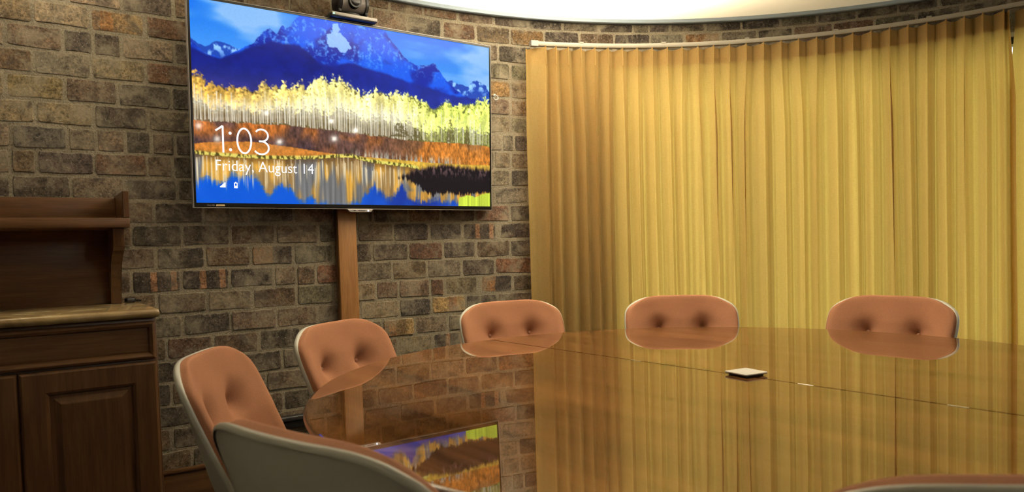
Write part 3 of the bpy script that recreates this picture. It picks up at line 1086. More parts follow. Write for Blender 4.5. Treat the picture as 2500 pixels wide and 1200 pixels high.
# stone worktop with a rounded front edge
wt = empty('countertop', W0 + T * -1.60 + N * 0.0, WALL_A)
yf = -0.523
prof_ = []
for k in range(9):
    a = -math.pi / 2 + math.pi * k / 8
    prof_.append((yf + .015 - .015 * math.cos(a), .905 + .015 * math.sin(a)))
outl = [(-0.012, .890)] + prof_ + [(-0.012, .920)]


def ct_ring(i):
    x = (X0 - .02, X1 - .004, X1 + .006, X1 + .009)[i]
    sh = (0, 0, .004, .010)[i]
    return [(x, y + (sh if y < -.3 else 0), .905 + (z - .905) * (1, 1, .8, .45)[i]) for y, z in outl]


obj_ct = sweep('slab', 4, ct_ring, M['stone'], wt)
tag(wt, 'polished brown onyx worktop with rounded edge on the wooden cabinet', 'countertop')

# hutch standing on the worktop against the wall
hu = empty('hutch_shelf', W0 + T * -1.60 + N * 0.014 + Vector((0, 0, .9205)), WALL_A)
HR = -1.243 + 1.60
HL = X0
hz = lambda z: z - .9205
box('back_panel', HL, HR - .012, -0.014, 0.0, 0.0, hz(1.199), M['cab_wood'], hu, 0.001)
box('shelf_board', HL, HR, -0.285, 0.0, hz(1.1995), hz(1.2345), M['cab_wood'], hu, 0.004)
box('gallery_back', HL, HR - .022, -0.040, -0.018, hz(1.235), hz(1.322), M['cab_wood'], hu, 0.002)
prism('gallery_end', [(-.285, hz(1.235)), (0, hz(1.235)), (0, hz(1.330)), (-.285, hz(1.330))], HR - .021, HR, M['cab_wood_v'], hu, 'X', 0.002)
br = [(-.015, 0.0), (-.050, 0.0), (-.056, .05), (-.075, .10), (-.115, .15), (-.175, .185), (-.225, .20), (-.235, .208), (-.245, .212), (-.245, hz(1.199)), (-.015, hz(1.199))]
prism('side_bracket', br, HR - .052, HR - .016, M['cab_wood_v'], hu, 'X', 0.0015)
prism('side_bracket', br, HL + .016, HL + .052, M['cab_wood_v'], hu, 'X', 0.0015)
tag(hu, 'dark wooden hutch shelf with curved side brackets standing on the stone worktop', 'shelf')

# small black plug lying on the worktop beside the bracket
pl = empty('power_plug', W0 + T * -1.228 + N * 0.05 + Vector((0, 0, .9205)), WALL_A + .3)
box('plug_body', -.020, .014, -.012, .012, 0, .018, M['black'], pl, .006, 3)
cyl('cable', (.012, 0, .009), (.045, .018, .004), .0035, M['black'], pl)
tag(pl, 'small black plug lying on the worktop beside the hutch bracket', 'plug')

# ------------------------------------------------------------------ wooden post under the television
po = empty('wooden_post', W0 + T * -0.343 + N * 0.011, WALL_A)
box('cover_board', -.043, .043, -.046, -.030, 0.0, 1.312, M['post_wood'], po, .0015)
box('side_board', -.043, -.029, -.0295, 0.0, 0.0, 1.312, M['cab_wood_v'], po, .001)
box('side_board', .029, .043, -.0295, 0.0, 0.0, 1.312, M['cab_wood_v'], po, .001)
tag(po, 'oak-coloured wooden cable post running down the brick wall under the television', 'post')

# dark raceway on the wall beside the post
rw = empty('cable_raceway', W0 + T * -0.60 + N * 0.009 + Vector((0, 0, .326)), WALL_A)
box('channel', -.13, .20, -.026, 0, 0, .030, M['black'], rw, .003)
box('lid', -.13, .20, -.034, 0, .0305, .052, M['dark_metal'], rw, .006, 3)
tag(rw, 'dark metal cable raceway low on the brick wall behind the chairs', 'cable raceway')

# small screw hook right of the television
hk = empty('wall_hook', wall_pt(0.487, 1.868, 0.006), wall_ang(0.487))
bm = bmesh.new()
seg = 18
for k in range(seg):
    a0, a1 = math.radians(-200 + 300 * k / seg), math.radians(-200 + 300 * (k + 1) / seg)
    bm_cyl(bm, (math.cos(a0) * .012, -.018, math.sin(a0) * .012 - .006), (math.cos(a1) * .012, -.018, math.sin(a1) * .012 - .006), .0028, seg=8)
bm_cyl(bm, (0, .004, .010), (0, -.018, .006), .0026, seg=8)
obj('hook', bm_mesh('hook', bm, True), M['white_frame'], hk)
cyl('wall_plate', (0, .002, .010), (0, -.004, .010), .007, M['silver'], hk)
tag(hk, 'small white screw hook in the brick wall right of the television', 'hook')

# ------------------------------------------------------------------ television
TV_A, TV_T = 0.6288, 0.0415
TVW, TVH = 1.4223, 0.820
tv_t = Vector((math.cos(TV_A), math.sin(TV_A), 0))
tv_n = Vector((math.sin(TV_A), -math.cos(TV_A), 0))
tv_u = Vector((0, 0, 1)) * math.cos(TV_T) + tv_n * math.sin(TV_T)
tv_o = tv_n * math.cos(TV_T) - Vector((0, 0, 1)) * math.sin(TV_T)
tv_c = Vector((-0.6584, 3.2078, 1.6950))
tvm = Matrix(((tv_t.x, -tv_o.x, tv_u.x, tv_c.x), (tv_t.y, -tv_o.y, tv_u.y, tv_c.y), (tv_t.z, -tv_o.z, tv_u.z, tv_c.z), (0, 0, 0, 1)))
tv = empty('television', None, mw=tvm)
SL, SR, SB, ST = -.703, .703, -.393, .401
hw, hh = TVW / 2, TVH / 2
# bezel: thin dark frame round the screen, silver band outside it
verts, faces = [], []


def rect_ring(l, r_, b, t, y):
    return [(l, y, b), (r_, y, b), (r_, y, t), (l, y, t)]


for q in ((-hw, hw, -hh, hh, .022), (-hw, hw, -hh, hh, .0005), (-hw + .003, hw - .003, -hh + .003, hh - .003, -.0015), (SL, SR, SB, ST, -.0015), (SL, SR, SB, ST, .004)):
    verts += rect_ring(*q)
for k in range(4):
    for j in range(4):
        m = (j + 1) % 4
        faces.append((k * 4 + j, k * 4 + m, k * 4 + 4 + m, k * 4 + 4 + j))
faces.append((16, 17, 18, 19))
me = mesh_from('bezel', verts, faces)
_b = bmesh.new()
_b.from_mesh(me)
bmesh.ops.recalc_face_normals(_b, faces=_b.faces)
_b.to_mesh(me)
_b.free()
M['tv_black'] = plain('tv_black', (0.010, 0.009, 0.009), 0.18, noise=0.05)
bez = obj('bezel', me, M['tv_black'], tv)
bm = bmesh.new()
for a in ((-hw - .003, -hw - .0002, -hh - .003, hh + .003), (hw + .0002, hw + .003, -hh - .003, hh + .003), (-hw - .0002, hw + .0002, -hh - .003, -hh - .0002), (-hw - .0002, hw + .0002, hh + .0002, hh + .003)):
    bm_box(bm, a[0], a[1], 0.0, .024, a[2], a[3])
tag(obj('edge_band', bm_mesh('edge_band', bm), M['dull_silver'], tv), 'silver edge band')
box('back_housing', -.50, .50, .0225, .060, -.36, .30, M['black'], tv, .012)
box('wall_mount', -.16, .16, .0605, .092, -.16, .16, M['dark_metal'], tv, .003)

# ---- the picture on the screen, painted as per-face colours of a fine grid
PW, PH = 640, 360


def vnoise(h, w, fx, fy, seed, octv=4):
    r = np.random.default_rng(seed)
    out = np.zeros((h, w))
    amp, tot = 1.0, 0.0
    for o in range(octv):
        gx, gy = int(fx * 2 ** o) + 2, int(fy * 2 ** o) + 2
        g = r.random((gy, gx))
        x = np.linspace(0, gx - 1.001, w)
        y = np.linspace(0, gy - 1.001, h)
        xi, yi = x.astype(int), y.astype(int)
        xf, yf_ = x - xi, y - yi
        xf, yf_ = xf * xf * (3 - 2 * xf), yf_ * yf_ * (3 - 2 * yf_)
        a = g[yi][:, xi] * (1 - xf) + g[yi][:, xi + 1] * xf
        b = g[yi + 1][:, xi] * (1 - xf) + g[yi + 1][:, xi + 1] * xf
        out += amp * (a * (1 - yf_[:, None]) + b * yf_[:, None])
        tot += amp
        amp *= .55
    return out / tot


def paint():
    U, V = np.meshgrid((np.arange(PW) + .5) / PW, (np.arange(PH) + .5) / PH)
    u1 = U[0]
    C = lambda *c: np.array(c, float) / 255.0
    crv = lambda k: np.interp(u1, [p[0] for p in PIC[k]], [p[1] for p in PIC[k]])
    sm = lambda x, a, b: np.clip((x - a) / (b - a), 0, 1) ** 2 * (3 - 2 * np.clip((x - a) / (b - a), 0, 1))
    img = np.zeros((PH, PW, 3))

    def lay(mask, col):
        img[:] = img * (1 - mask[..., None]) + col * mask[..., None]

    def mixv(a, b, t):
        return a + (b - a) * t[..., None]
    jag = lambda f, a, s: (vnoise(1, PW, f, 1, s, 4)[0] - .5) * a
    # sky
    n = vnoise(PH, PW, 5, 6, 1)
    cl = sm(n + .10 * np.exp(-((U - .17) / .10) ** 2 - ((V - .05) / .09) ** 2) * 3 + .25 * sm(U, .7, 1) - .1, .42, .80)
    sky = mixv(C(6, 112, 232), C(70, 150, 240), sm(V, .0, .28))
    cl = np.clip(cl + .9 * np.exp(-((U - .22) / .09) ** 2 - ((V - .05) / .07) ** 2) * (.4 + vnoise(PH, PW, 14, 10, 2)) + .45 * sm(vnoise(PH, PW, 4, 12, 5), .45, .75) * sm(U, .6, .75), 0, 1)
    sky = mixv(sky, C(160, 200, 242), cl * .8)
    img[:] = sky
    # far snowy ranges
    for k, s_ in (('range', 11), ('range2', 12)):
        top = crv(k) + jag(40, .02, s_)
        inside = (U >= PIC[k][0][0]) & (U <= PIC[k][-1][0])
        tx = vnoise(PH, PW, 60, 30, s_ + 20, 4)
        col = mixv(C(25, 70, 180), C(150, 205, 255), sm(tx, .5, .68) * sm(top[None, :] + .10 - V, 0, .08))
        lay(((V > top[None, :]) & inside).astype(float), col)
    # main mountain
    top = crv('ridge') + jag(60, .018, 3)
    tx = vnoise(PH, PW, 70, 40, 31, 4)
    tx2 = vnoise(PH, PW, 14, 8, 32, 4)
    mt = mixv(C(0, 34, 160), C(6, 88, 232), sm(tx2, .38, .62))
    rdg = 1 - np.abs(2 * vnoise(PH, PW, 46, 26, 34, 4) - 1)
    tx = .35 * tx + .65 * rdg * (.6 + .8 * vnoise(PH, PW, 160, 100, 35, 2) * .6)
    mt = mixv(mt, C(104, 172, 252), sm(tx, .62, .82) * sm(.30 - V, 0, .16) * .8)
    lay((V > top[None, :]).astype(float), mt)
    # shaded foothills
    ft = crv('foot') + jag(30, .02, 4)
    fh = mixv(C(8, 26, 128), C(50, 50, 128), sm(V, .26, .44))
    fh = mixv(fh, C(14, 44, 165), sm(U, .35, .6) * .6)
    fh = fh * (0.86 + .28 * vnoise(PH, PW, 40, 30, 33, 3))[..., None]
    lay(sm(V - ft[None, :], -.008, .012) * (V > top[None, :]), fh)
    # snow field on the face

    def inpoly(k):
        P = np.array(PIC[k])
        P = P + 0
        res = np.zeros(U.shape, bool)
        du = U + (vnoise(PH, PW, 60, 40, 51, 3) - .5) * .012
        dv = V + (vnoise(PH, PW, 60, 40, 52, 3) - .5) * .02
        j = len(P) - 1
        for i in range(len(P)):
            c = ((P[i, 1] > dv) != (P[j, 1] > dv)) & (du < (P[j, 0] - P[i, 0]) * (dv - P[i, 1]) / (P[j, 1] - P[i, 1] + 1e-9) + P[i, 0])
            res ^= c
            j = i
        return res
    for k in ('snow', 'snow2'):
        lay(inpoly(k) * .92, np.broadcast_to(C(150, 195, 250), img.shape))
    # wood of pale trees: a hazy back layer, then single trees with crown and trunk
    tt = crv('ttop') + jag(110, .03, 6)
    tb = crv('tbot') + jag(40, .012, 7)
    hgt = (V - tt[None, :]) / (tb - tt)[None, :]
    leaf = vnoise(PH, PW, 200, 110, 41, 2)
    gold, pale, lime = C(206, 160, 70), C(246, 232, 140), C(232, 246, 110)

    def leafcol(u):
        k1, k2 = float(np.clip((u - .08) / .30, 0, 1)), float(np.clip((u - .58) / .22, 0, 1))
        c_ = gold * (1 - k1) + pale * k1
        return c_ * (1 - k2) + lime * k2
    back = np.stack([leafcol(x) for x in u1])[None, :, :] * (.30 + .62 * leaf)[..., None]
    back = mixv(back, C(92, 72, 48), sm(hgt, .35, .9) * .65 * (1 - .6 * sm(U, .66, .74)))
    lay(sm(hgt, .04, .12) * (V < tb[None, :]), np.clip(back, 0, 1.2))
    r = np.random.default_rng(77)
    order = []
    for i in range(190):
        uc = (i + r.random()) / 190
        order.append((r.random(), uc))
    order.sort()
    for depth, uc in order:
        i0 = int(np.clip(uc * PW, 0, PW - 1))
        vb = tb[i0] + r.uniform(-.012, .010)
        vt_ = tt[i0] + (tb[i0] - tt[i0]) * r.uniform(-.02, .22 if uc < .68 else .5)
        cw = r.uniform(.008, .017) * (1.25 if uc > .68 else 1)
        ch_ = (vb - vt_) * r.uniform(.34, .62)
        x0, x1_ = max(0, int((uc - cw * 1.6) * PW)), min(PW, int((uc + cw * 1.6) * PW) + 2)
        y0, y1_ = max(0, int((vt_ - .02) * PH)), min(PH, int((vb + .01) * PH) + 1)
        if x1_ - x0 < 2 or y1_ - y0 < 2:
            continue
        su, sv = U[y0:y1_, x0:x1_], V[y0:y1_, x0:x1_]
        nz = leaf[y0:y1_, x0:x1_]
        e = ((su - uc) / cw) ** 2 + ((sv - vt_ - ch_ * .5) / (ch_ * .55)) ** 2
        m_ = np.clip((1.15 - e) * 1.6 + (nz - .5) * 3.4, 0, 1) * (e < 1.7)
        br_ = r.uniform(.78, 1.18)
        col = leafcol(uc) * br_ * (.74 + .52 * nz)[..., None] * (1.10 - .28 * np.clip((su - uc) / cw, -1, 1))[..., None]
        sub = img[y0:y1_, x0:x1_]
        sub[:] = sub * (1 - m_[..., None] * .92) + np.clip(col, 0, 1.25) * m_[..., None] * .92
        # trunk and a few boughs
        w_ = r.uniform(.0006, .0013)
        lean = r.uniform(-.02, .02)
        tm = np.clip(1.25 - np.abs(su - uc - (sv - vb) * lean) / (w_ + .0004), 0, 1) * (sv > vt_ + ch_ * .45) * (sv < vb)
        for _k in range(3):
            vv = vb - (vb - vt_) * r.uniform(.30, .75)
            sl = r.choice([-1, 1]) * r.uniform(.25, .5)
            ln = r.uniform(.25, .7) * cw
            tm = np.maximum(tm, .7 * np.clip(1.2 - np.abs((sv - vv) + np.abs(su - uc) * abs(sl) * 2.2) / .0024, 0, 1) * ((su - uc) * sl > 0) * (np.abs(su - uc) < ln))
        tm = tm * r.uniform(.55, 1.0) * (1 if uc < .68 or r.random() < .5 else .35)
        sub[:] = sub * (1 - tm[..., None]) + C(255, 250, 232) * tm[..., None]
    glow = np.exp(-((hgt - .55) / .20) ** 2) * (.42 - .30 * sm(U, .6, .75)) * (V < tb[None, :]) * (hgt > .05)
    lay(glow, np.broadcast_to(C(255, 252, 226), img.shape))
    # dark conifers in the lime wood
    for cu, cw, c0_, c1_ in ((.835, .013, .47, .63), (.905, .009, .50, .62), (.70, .02, .54, .62), (.64, .025, .52, .60)):
        m_ = (np.abs(U - cu) < cw * (.4 + 1.2 * np.clip((V - c0_) / (c1_ - c0_), 0, 1))) & (V > c0_) & (V < c1_) & (leaf > .46)
        lay(m_ * .7, np.broadcast_to(C(80, 70, 36), img.shape))
    # scrub
    gt = crv('gtop')
    shr = .5 * vnoise(PH, PW, 90, 26, 61, 4) + .5 * vnoise(PH, PW, 260, 60, 66, 2)
    big = vnoise(PH, PW, 12, 6, 62, 3)
    sc_ = mixv(np.broadcast_to(C(182, 104, 44), img.shape), C(96, 66, 58), sm(big, .38, .62))
    sc_ = mixv(sc_, C(214, 140, 50), sm(U, .45, .9) * .5)
    rel = (V - tb[None, :]) / (gt - tb)[None, :]
    sc_ = mixv(sc_, C(70, 52, 60), sm(rel, .35, .95) * (1 - sm(U, .32, .46)) * .75)
    sc_ = mixv(sc_, C(176, 168, 150), sm(rel, .55, .95) * sm(U, .40, .55) * (1 - sm(U, .80, .9)) * sm(vnoise(PH, PW, 160, 10, 63, 2), .45, .6))
    sc_ = sc_ * (.35 + 1.25 * shr)[..., None]
    lay(((V >= tb[None, :]) & (V < gt[None, :])).astype(float), sc_)
    # grass bank
    sh = crv('shore')
    sh_full = np.where(u1 < PIC['shore'][-1][0], sh, .79)
    gr = np.broadcast_to(C(205, 128, 52), img.shape)
    gr = mixv(gr, C(226, 196, 72), sm(U, .40, .60) * .7)
    gr = gr * (.72 + .5 * vnoise(PH, PW, 140, 60, 64, 3))[..., None]
    lay(((V >= gt[None, :]) & (V < sh_full[None, :])).astype(float), gr)
    edge = sm(.020 - np.abs(V - sh_full[None, :] + .004), 0, .012) * (U < .71)
    lay(edge * .85, mixv(np.broadcast_to(C(228, 222, 110), img.shape), C(60, 62, 24), sm(vnoise(PH, PW, 220, 60, 65, 2), .5, .62)))
    # water with the reflected wood and sky
    bl = crv('blue') + jag(160, .05, 8)
    water = V >= sh_full[None, :]
    stk = vnoise(PH, PW, 150, 2, 71, 3)
    rf = mixv(np.broadcast_to(C(150, 118, 70), img.shape), C(214, 160, 66), sm(vnoise(PH, PW, 16, 3, 72, 3), .42, .62))
    rf = mixv(rf, C(112, 112, 112), sm(vnoise(PH, PW, 40, 2, 73, 2), .52, .68))
    rf = rf * (.7 + .6 * stk)[..., None]
    rf = mixv(rf, C(86, 58, 30), sm(.045 - (V - sh_full[None, :]), 0, .045) * .6)
    deep = mixv(np.broadcast_to(C(4, 86, 210), img.shape), C(14, 50, 150), sm(U, .35, .7))
    deep = mixv(deep, C(22, 100, 225), sm(vnoise(PH, PW, 10, 5, 74, 2), .4, .7) * .5)
    rip = .03 * (vnoise(PH, PW, 90, 120, 75, 2) - .5)
    wb = sm(V + rip - bl[None, :], -.02, .03)
    lay(water.astype(float), mixv(rf, deep, wb))
    for _ in range(120):
        uc = r.random() * .66
        i0 = int(uc * PW)
        v0 = sh_full[i0] + r.uniform(.0, .05)
        v1 = v0 + r.uniform(.05, .16)
        m_ = np.clip(1.3 - np.abs(U - uc) / r.uniform(.0010, .0022), 0, 1) * (V > v0) * (V < v1) * sm(v1 - V, 0, .06)
        lay(m_ * r.uniform(.4, .9), np.broadcast_to(C(244, 226, 186), img.shape))
    # dark bushes and the lime reflection at lower right
    du_ = (vnoise(PH, PW, 150, 3, 83, 3) - .5)
    bushm = np.zeros(U.shape)
    btop = np.interp(u1, [.63, .66, .70, .74, .78, .82, .87, .94, 1.01], [.84, .815, .785, .762, .752, .745, .752, .758, .765]) + jag(180, .03, 84)
    bbot = np.interp(u1, [.63, .66, .70, .73, .77, .82, .87, .92, 1.01], [.84, .845, .875, .915, .94, .925, .935, .925, .912]) + jag(200, .05, 85)
    bushm = sm(V - btop[None, :] - .02 * du_, -.012, .022) * sm(bbot[None, :] - V, -.004, .010) * (U > .63)
    bcol = C(18, 11, 20) + .5 * sm(vnoise(PH, PW, 200, 40, 81, 3), .52, .72)[..., None] * sm(.86 - V, 0, .10)[..., None] * C(190, 150, 130)
    lay(bushm.astype(float), bcol)
    gb = sm(V, .905, .925) * sm(.985 - V + .06 * du_, 0, .02) * sm(U, .655, .68) * (U < .87) * sm(vnoise(PH, PW, 44, 2, 82, 3), .50, .60) * (1 - bushm)
    lay(gb * .85, np.broadcast_to(C(222, 160, 60), img.shape) * (.7 + .6 * stk)[..., None])
    limem = inpoly('lime')
    lay(limem.astype(float), np.broadcast_to(C(206, 226, 70), img.shape) * (.72 + .5 * stk)[..., None])
    img[:] *= (0.97 + .06 * np.random.default_rng(9).random((PH, PW)))[..., None]
    return np.clip(img, 0, 1.25)


pic = paint()
gx = np.linspace(SL, SR, PW + 1)
gz = np.linspace(ST, SB, PH + 1)
GX, GZ = np.meshgrid(gx, gz)
co = np.stack([GX, np.full_like(GX, .0020), GZ], -1).reshape(-1, 3)
ii = (np.arange(PH)[:, None] * (PW + 1) + np.arange(PW)[None, :]).reshape(-1)
quads = np.stack([ii, ii + PW + 1, ii + PW + 2, ii + 1], -1)
me = bpy.data.meshes.new('screen')
me.vertices.add(len(co))
me.vertices.foreach_set('co', co.astype(np.float32).ravel())
me.loops.add(quads.size)
me.loops.foreach_set('vertex_index', quads.ravel().astype(np.int32))
me.polygons.add(len(quads))
me.polygons.foreach_set('loop_start', (np.arange(len(quads)) * 4).astype(np.int32))
me.update(calc_edges=True)
lin = np.where(pic <= .04045, pic / 12.92, ((pic + .055) / 1.055) ** 2.4)
# colours live on the vertices so neighbouring cells blend
pv = np.zeros((PH + 1, PW + 1, 3))
cnt = np.zeros((PH + 1, PW + 1, 1))
for dy in (0, 1):
    for dx in (0, 1):
        pv[dy:PH + dy, dx:PW + dx] += lin
        cnt[dy:PH + dy, dx:PW + dx] += 1
pv /= cnt
at_ = me.color_attributes.new('picture', 'FLOAT_COLOR', 'POINT')
at_.data.foreach_set('color', np.concatenate([pv.reshape(-1, 3), np.ones((len(co), 1))], -1).astype(np.float32).ravel())


def screen_mat():
    m, nt, b = new_mat('lit_screen')
    at = nt.nodes.new('ShaderNodeAttribute')
    at.attribute_name = 'picture'
    nt.links.new(at.outputs['Color'], b.inputs['Emission Color'])
    b.inputs['Emission Strength'].default_value = 1.12
    b.inputs['Base Color'].default_value = (.01, .01, .01, 1)
    b.inputs['Roughness'].default_value = 0.05
    b.inputs['Specular IOR Level'].default_value = 0.14
    m.cycles.emission_sampling = 'NONE'               # far too many small faces to sample one by one
    return m


scr = obj('screen', me, screen_mat(), tv)
M['screen_white'] = emis('screen_white', (1.0, 0.98, 1.0), 1.25)


def ribbon(name, strokes, wdt, parent, y):
    """flat strokes with round joins, in the plane of the screen"""
    bm = bmesh.new()

    def disc(x, z, r):
        vs = [bm.verts.new((x + r * math.cos(a), y, z + r * math.sin(a))) for a in [2 * math.pi * k / 14 for k in range(14)]]
        bm.faces.new(vs)
    for st in strokes:
        if len(st) == 1:
            disc(st[0][0], st[0][1], wdt * .85)
            continue
        L_, R_ = [], []
        for i, (x, z) in enumerate(st):
            a = st[max(0, i - 1)]
            b = st[min(len(st) - 1, i + 1)]
            dx, dz = b[0] - a[0], b[1] - a[1]
            l = math.hypot(dx, dz) or 1
            nx, nz = -dz / l * wdt / 2, dx / l * wdt / 2
            L_.append(bm.verts.new((x + nx, y, z + nz)))
            R_.append(bm.verts.new((x - nx, y, z - nz)))
        for i in range(len(st) - 1):
            bm.faces.new((L_[i], L_[i + 1], R_[i + 1], R_[i]))
    return obj(name, bm_mesh(name, bm), M['screen_white'], parent)


def arcpts(cx, cz, rx, rz, a0, a1, n=28):
    return [(cx + rx * math.cos(math.radians(a0 + (a1 - a0) * k / n)), cz + rz * math.sin(math.radians(a0 + (a1 - a0) * k / n))) for k in range(n + 1)]


YS = .0012
zt_, zb_ = -.089, -.191
x1 = -.594
ribbon('time_text', [
    [(-.622, -.105), (-.606, -.094), (x1, -.0845)], [(x1, -.0845), (x1, zb_)],
    [(-.566, -.112)], [(-.566, -.178)],
    arcpts(-.511, -.1395, .0275, .050, 90, 450, 44),
    arcpts(-.441, -.1125, .0265, .0245, 148, -90, 24) + [(-.452, -.137)],
    [(-.452, -.137)] + arcpts(-.443, -.1635, .0305, .0265, 90, -150, 24)], .0072, scr, YS)
def text_w(s):
    m_ = text_mesh('w', s, .056, -.0010)
    xs = [v.co.x for v in m_.vertices]
    bpy.data.meshes.remove(m_)
    return min(xs), max(xs)


full = text_w('Friday, August 14')
k_ = .4016 / (full[1] - full[0])
for word, pre in (('Friday,', ''), ('August', 'Friday, '), ('14', 'Friday, August ')):
    me = text_mesh('date_text', word, .056, -.0004)
    sh_ = (text_w(pre + 'H')[1] - text_w('H')[1]) if pre else 0.0
    me.transform(Matrix.Translation((-.6245 + (sh_ - full[0]) * k_, YS, -.2630)) @ Matrix.Rotation(math.pi / 2, 4, 'X') @ Matrix.Diagonal((k_, 1.12, 1, 1)))
    obj('date_text', me, M['screen_white'], scr)
bm = bmesh.new()
for k in range(5):
    x = -.6115 + k * .0043
    vs = [bm.verts.new(p) for p in ((x, YS, -.330), (x + .0043, YS, -.330), (x + .0043, YS, -.3255 + k * .0040), (x, YS, -.3255 + k * .0040))]
    bm.faces.new(vs)
obj('signal_icon', bm_mesh('signal_icon', bm), M['screen_white'], scr)
bm = bmesh.new()
for a in ((-.557, -.5535, -.3325, -.310), (-.5465, -.543, -.3325, -.310), (-.5535, -.5465, -.3325, -.322), (-.5535, -.5465, -.3132, -.310), (-.5525, -.5475, -.310, -.3065)):
    bm.faces.new([bm.verts.new(p) for p in ((a[0], YS, a[2]), (a[1], YS, a[2]), (a[1], YS, a[3]), (a[0], YS, a[3]))])
obj('battery_icon', bm_mesh('battery_icon', bm), M['screen_white'], scr)
# print on the lower bezel
M['print_grey'] = plain('print_grey', (0.35, 0.33, 0.29), 0.5)
M['tag_gold'] = plain('tag_gold', (0.62, 0.50, 0.28), 0.4)
me = text_mesh('bezel_print', 'Ultra HD', .0085)
bx_ = [v.co.x for v in me.vertices]
k_ = .029 / (max(bx_) - min(bx_))
me.transform(Matrix.Translation((-.6644 - min(bx_) * k_, -.0020, -.4045)) @ Matrix.Rotation(math.pi / 2, 4, 'X') @ Matrix.Diagonal((k_, 1.0, 1, 1)))
obj('bezel_print', me, M['print_grey'], bez)
prism('bezel_tag', [(-.6303, -.4055), (-.5957, -.4055), (-.5970, -.3985), (-.6283, -.3985)], -.0024, -.0016, M['tag_gold'], bez, 'Y')
ch = prism('chin_badge', [(-.072, -.4135), (.051, -.4135), (.046, -.4225), (.036, -.4265), (-.056, -.4265), (-.066, -.4225)], -.004, .016, M['silver'], tv, 'Y', .0012)
cyl('standby_light', (.027, -.0042, -.4195), (.027, -.0062, -.4195), .0024, emis('led_white', (.75, .85, 1), 12.0), ch, seg=12)
box('sensor_slot', -.044, -.034, -.0048, -.0042, -.4215, -.4180, M['black'], ch, 0)
box('sensor_slot', -.022, .012, -.0048, -.0042, -.4212, -.4185, M['dark_metal'], ch, 0)
tag(tv, 'large flat television showing a mountain lake lock screen, mounted on the brick wall', 'television')

# ------------------------------------------------------------------ conference camera on top of the television
cc = empty('conference_camera', None, mw=tvm @ Matrix.Translation((-.030, -.006, .4145)))
M['cam_grey'] = plain('camera_grey', (0.20, 0.18, 0.17), 0.4)
box('base', -.108, .104, -.028, .075, 0.0, .017, M['black'], cc, .003)
box('front_strip', -.108, .104, -.0315, -.0285, .005, .019, M['dull_silver'], cc, .001)
cyl('status_light', (-.100, -.0318, .010), (-.100, -.0345, .010), .0028, emis('led_green', (.15, 1, .45), 6.0), cc, seg=12)
cyl('turntable', (0, .022, .0175), (0, .022, .030), .045, M['black'], cc, .042, 28)
for sx in (-1, 1):
    bm = bmesh.new()
    bmesh.ops.create_cone(bm, cap_ends=True, segments=32, radius1=.050, radius2=.046, depth=.014, matrix=Matrix.Translation((sx * .062, .022, .078)) @ Matrix.Rotation(math.radians(90 * sx), 4, 'Y'))
    bm_box(bm, sx * .062 - .007, sx * .062 + .007, -.010, .054, .030, .075, .003)
    obj('yoke_arm', bm_mesh('yoke_arm', bm, True, 40), M['black'], cc)
bm = bmesh.new()
bm_cyl(bm, (-.054, .022, .078), (.054, .022, .078), .044, seg=40)
obj('camera_head', bm_mesh('camera_head', bm, True, 40), M['cam_grey'], cc)
cyl('lens_barrel', (0, -.012, .078), (0, -.036, .078), .030, M['black'], cc, .028, 32)
cyl('lens', (0, -.0365, .078), (0, -.039, .078), .021, M['tv_black'], cc, .015, 28)
tag(cc, 'dark conference camera with silver front strip sitting on top of the television', 'camera')

# ------------------------------------------------------------------ round table in two halves
TC = Vector((0.5584, 1.8527, 0))
TR = 1.0689
SEAM = math.radians(-52.24)
tb_ = empty('conference_table', TC, 0.0)


def half_top(sign):
    """half disc with a moulded edge; the straight side lies along the seam"""
    gap = 0.0027
    e = Vector((math.cos(SEAM), math.sin(SEAM), 0))
    n = Vector((-e.y, e.x, 0)) * sign
    prof = [(-.010, 0.0), (-.0045, -.0015), (-.001, -.005), (0, -.010), (-.002, -.015), (-.007, -.018), (-.0075, -.021), (-.012, -.030), (-.030, -.040)]
    K = 96
    verts, faces, mats = [], [], []
    for dr, dz in prof:
        r = TR + dr
        for k in range(K + 1):
            a = math.pi * k / K
            x, y = r * math.cos(a), max(r * math.sin(a), 0)
            p = e * x + n * (y + gap)
            verts.append((p.x, p.y, TABLE_Z + dz))
    m = K + 1
    for i in range(len(prof) - 1):
        for k in range(K):
            faces.append((i * m + k, i * m + k + 1, (i + 1) * m + k + 1, (i + 1) * m + k))
            mats.append(1 if i > 0 else 0)
    faces.append(tuple(range(m)))
    mats.append(0)
    faces.append(tuple(range((len(prof) - 1) * m, len(prof) * m))[::-1])
    mats.append(1)
    rim = [i * m for i in range(len(prof))] + [i * m + K for i in reversed(range(len(prof)))]
    faces.append(tuple(rim))
    mats.append(1)
    me = mesh_from('tabletop_half', verts, faces)
    me.materials.append(M['table_wood'])
    me.materials.append(M['edge_wood'])
    me.polygons.foreach_set('material_index', mats)
    b = bmesh.new()
    b.from_mesh(me)
    bmesh.ops.recalc_face_normals(b, faces=b.faces)
    b.to_mesh(me)
    b.free()
    me.shade_smooth()
    me.set_sharp_from_angle(angle=math.radians(32))
    big = [q for q in me.polygons if len(q.vertices) > 20]
    keys = set()
    for q in big:
        q.use_smooth = False
        keys |= set(q.edge_keys)
    for ed in me.edges:
        if ed.key in keys:
            ed.use_edge_sharp = True
    return obj('tabletop_half', me, None, tb_)


half_top(1)
half_top(-1)
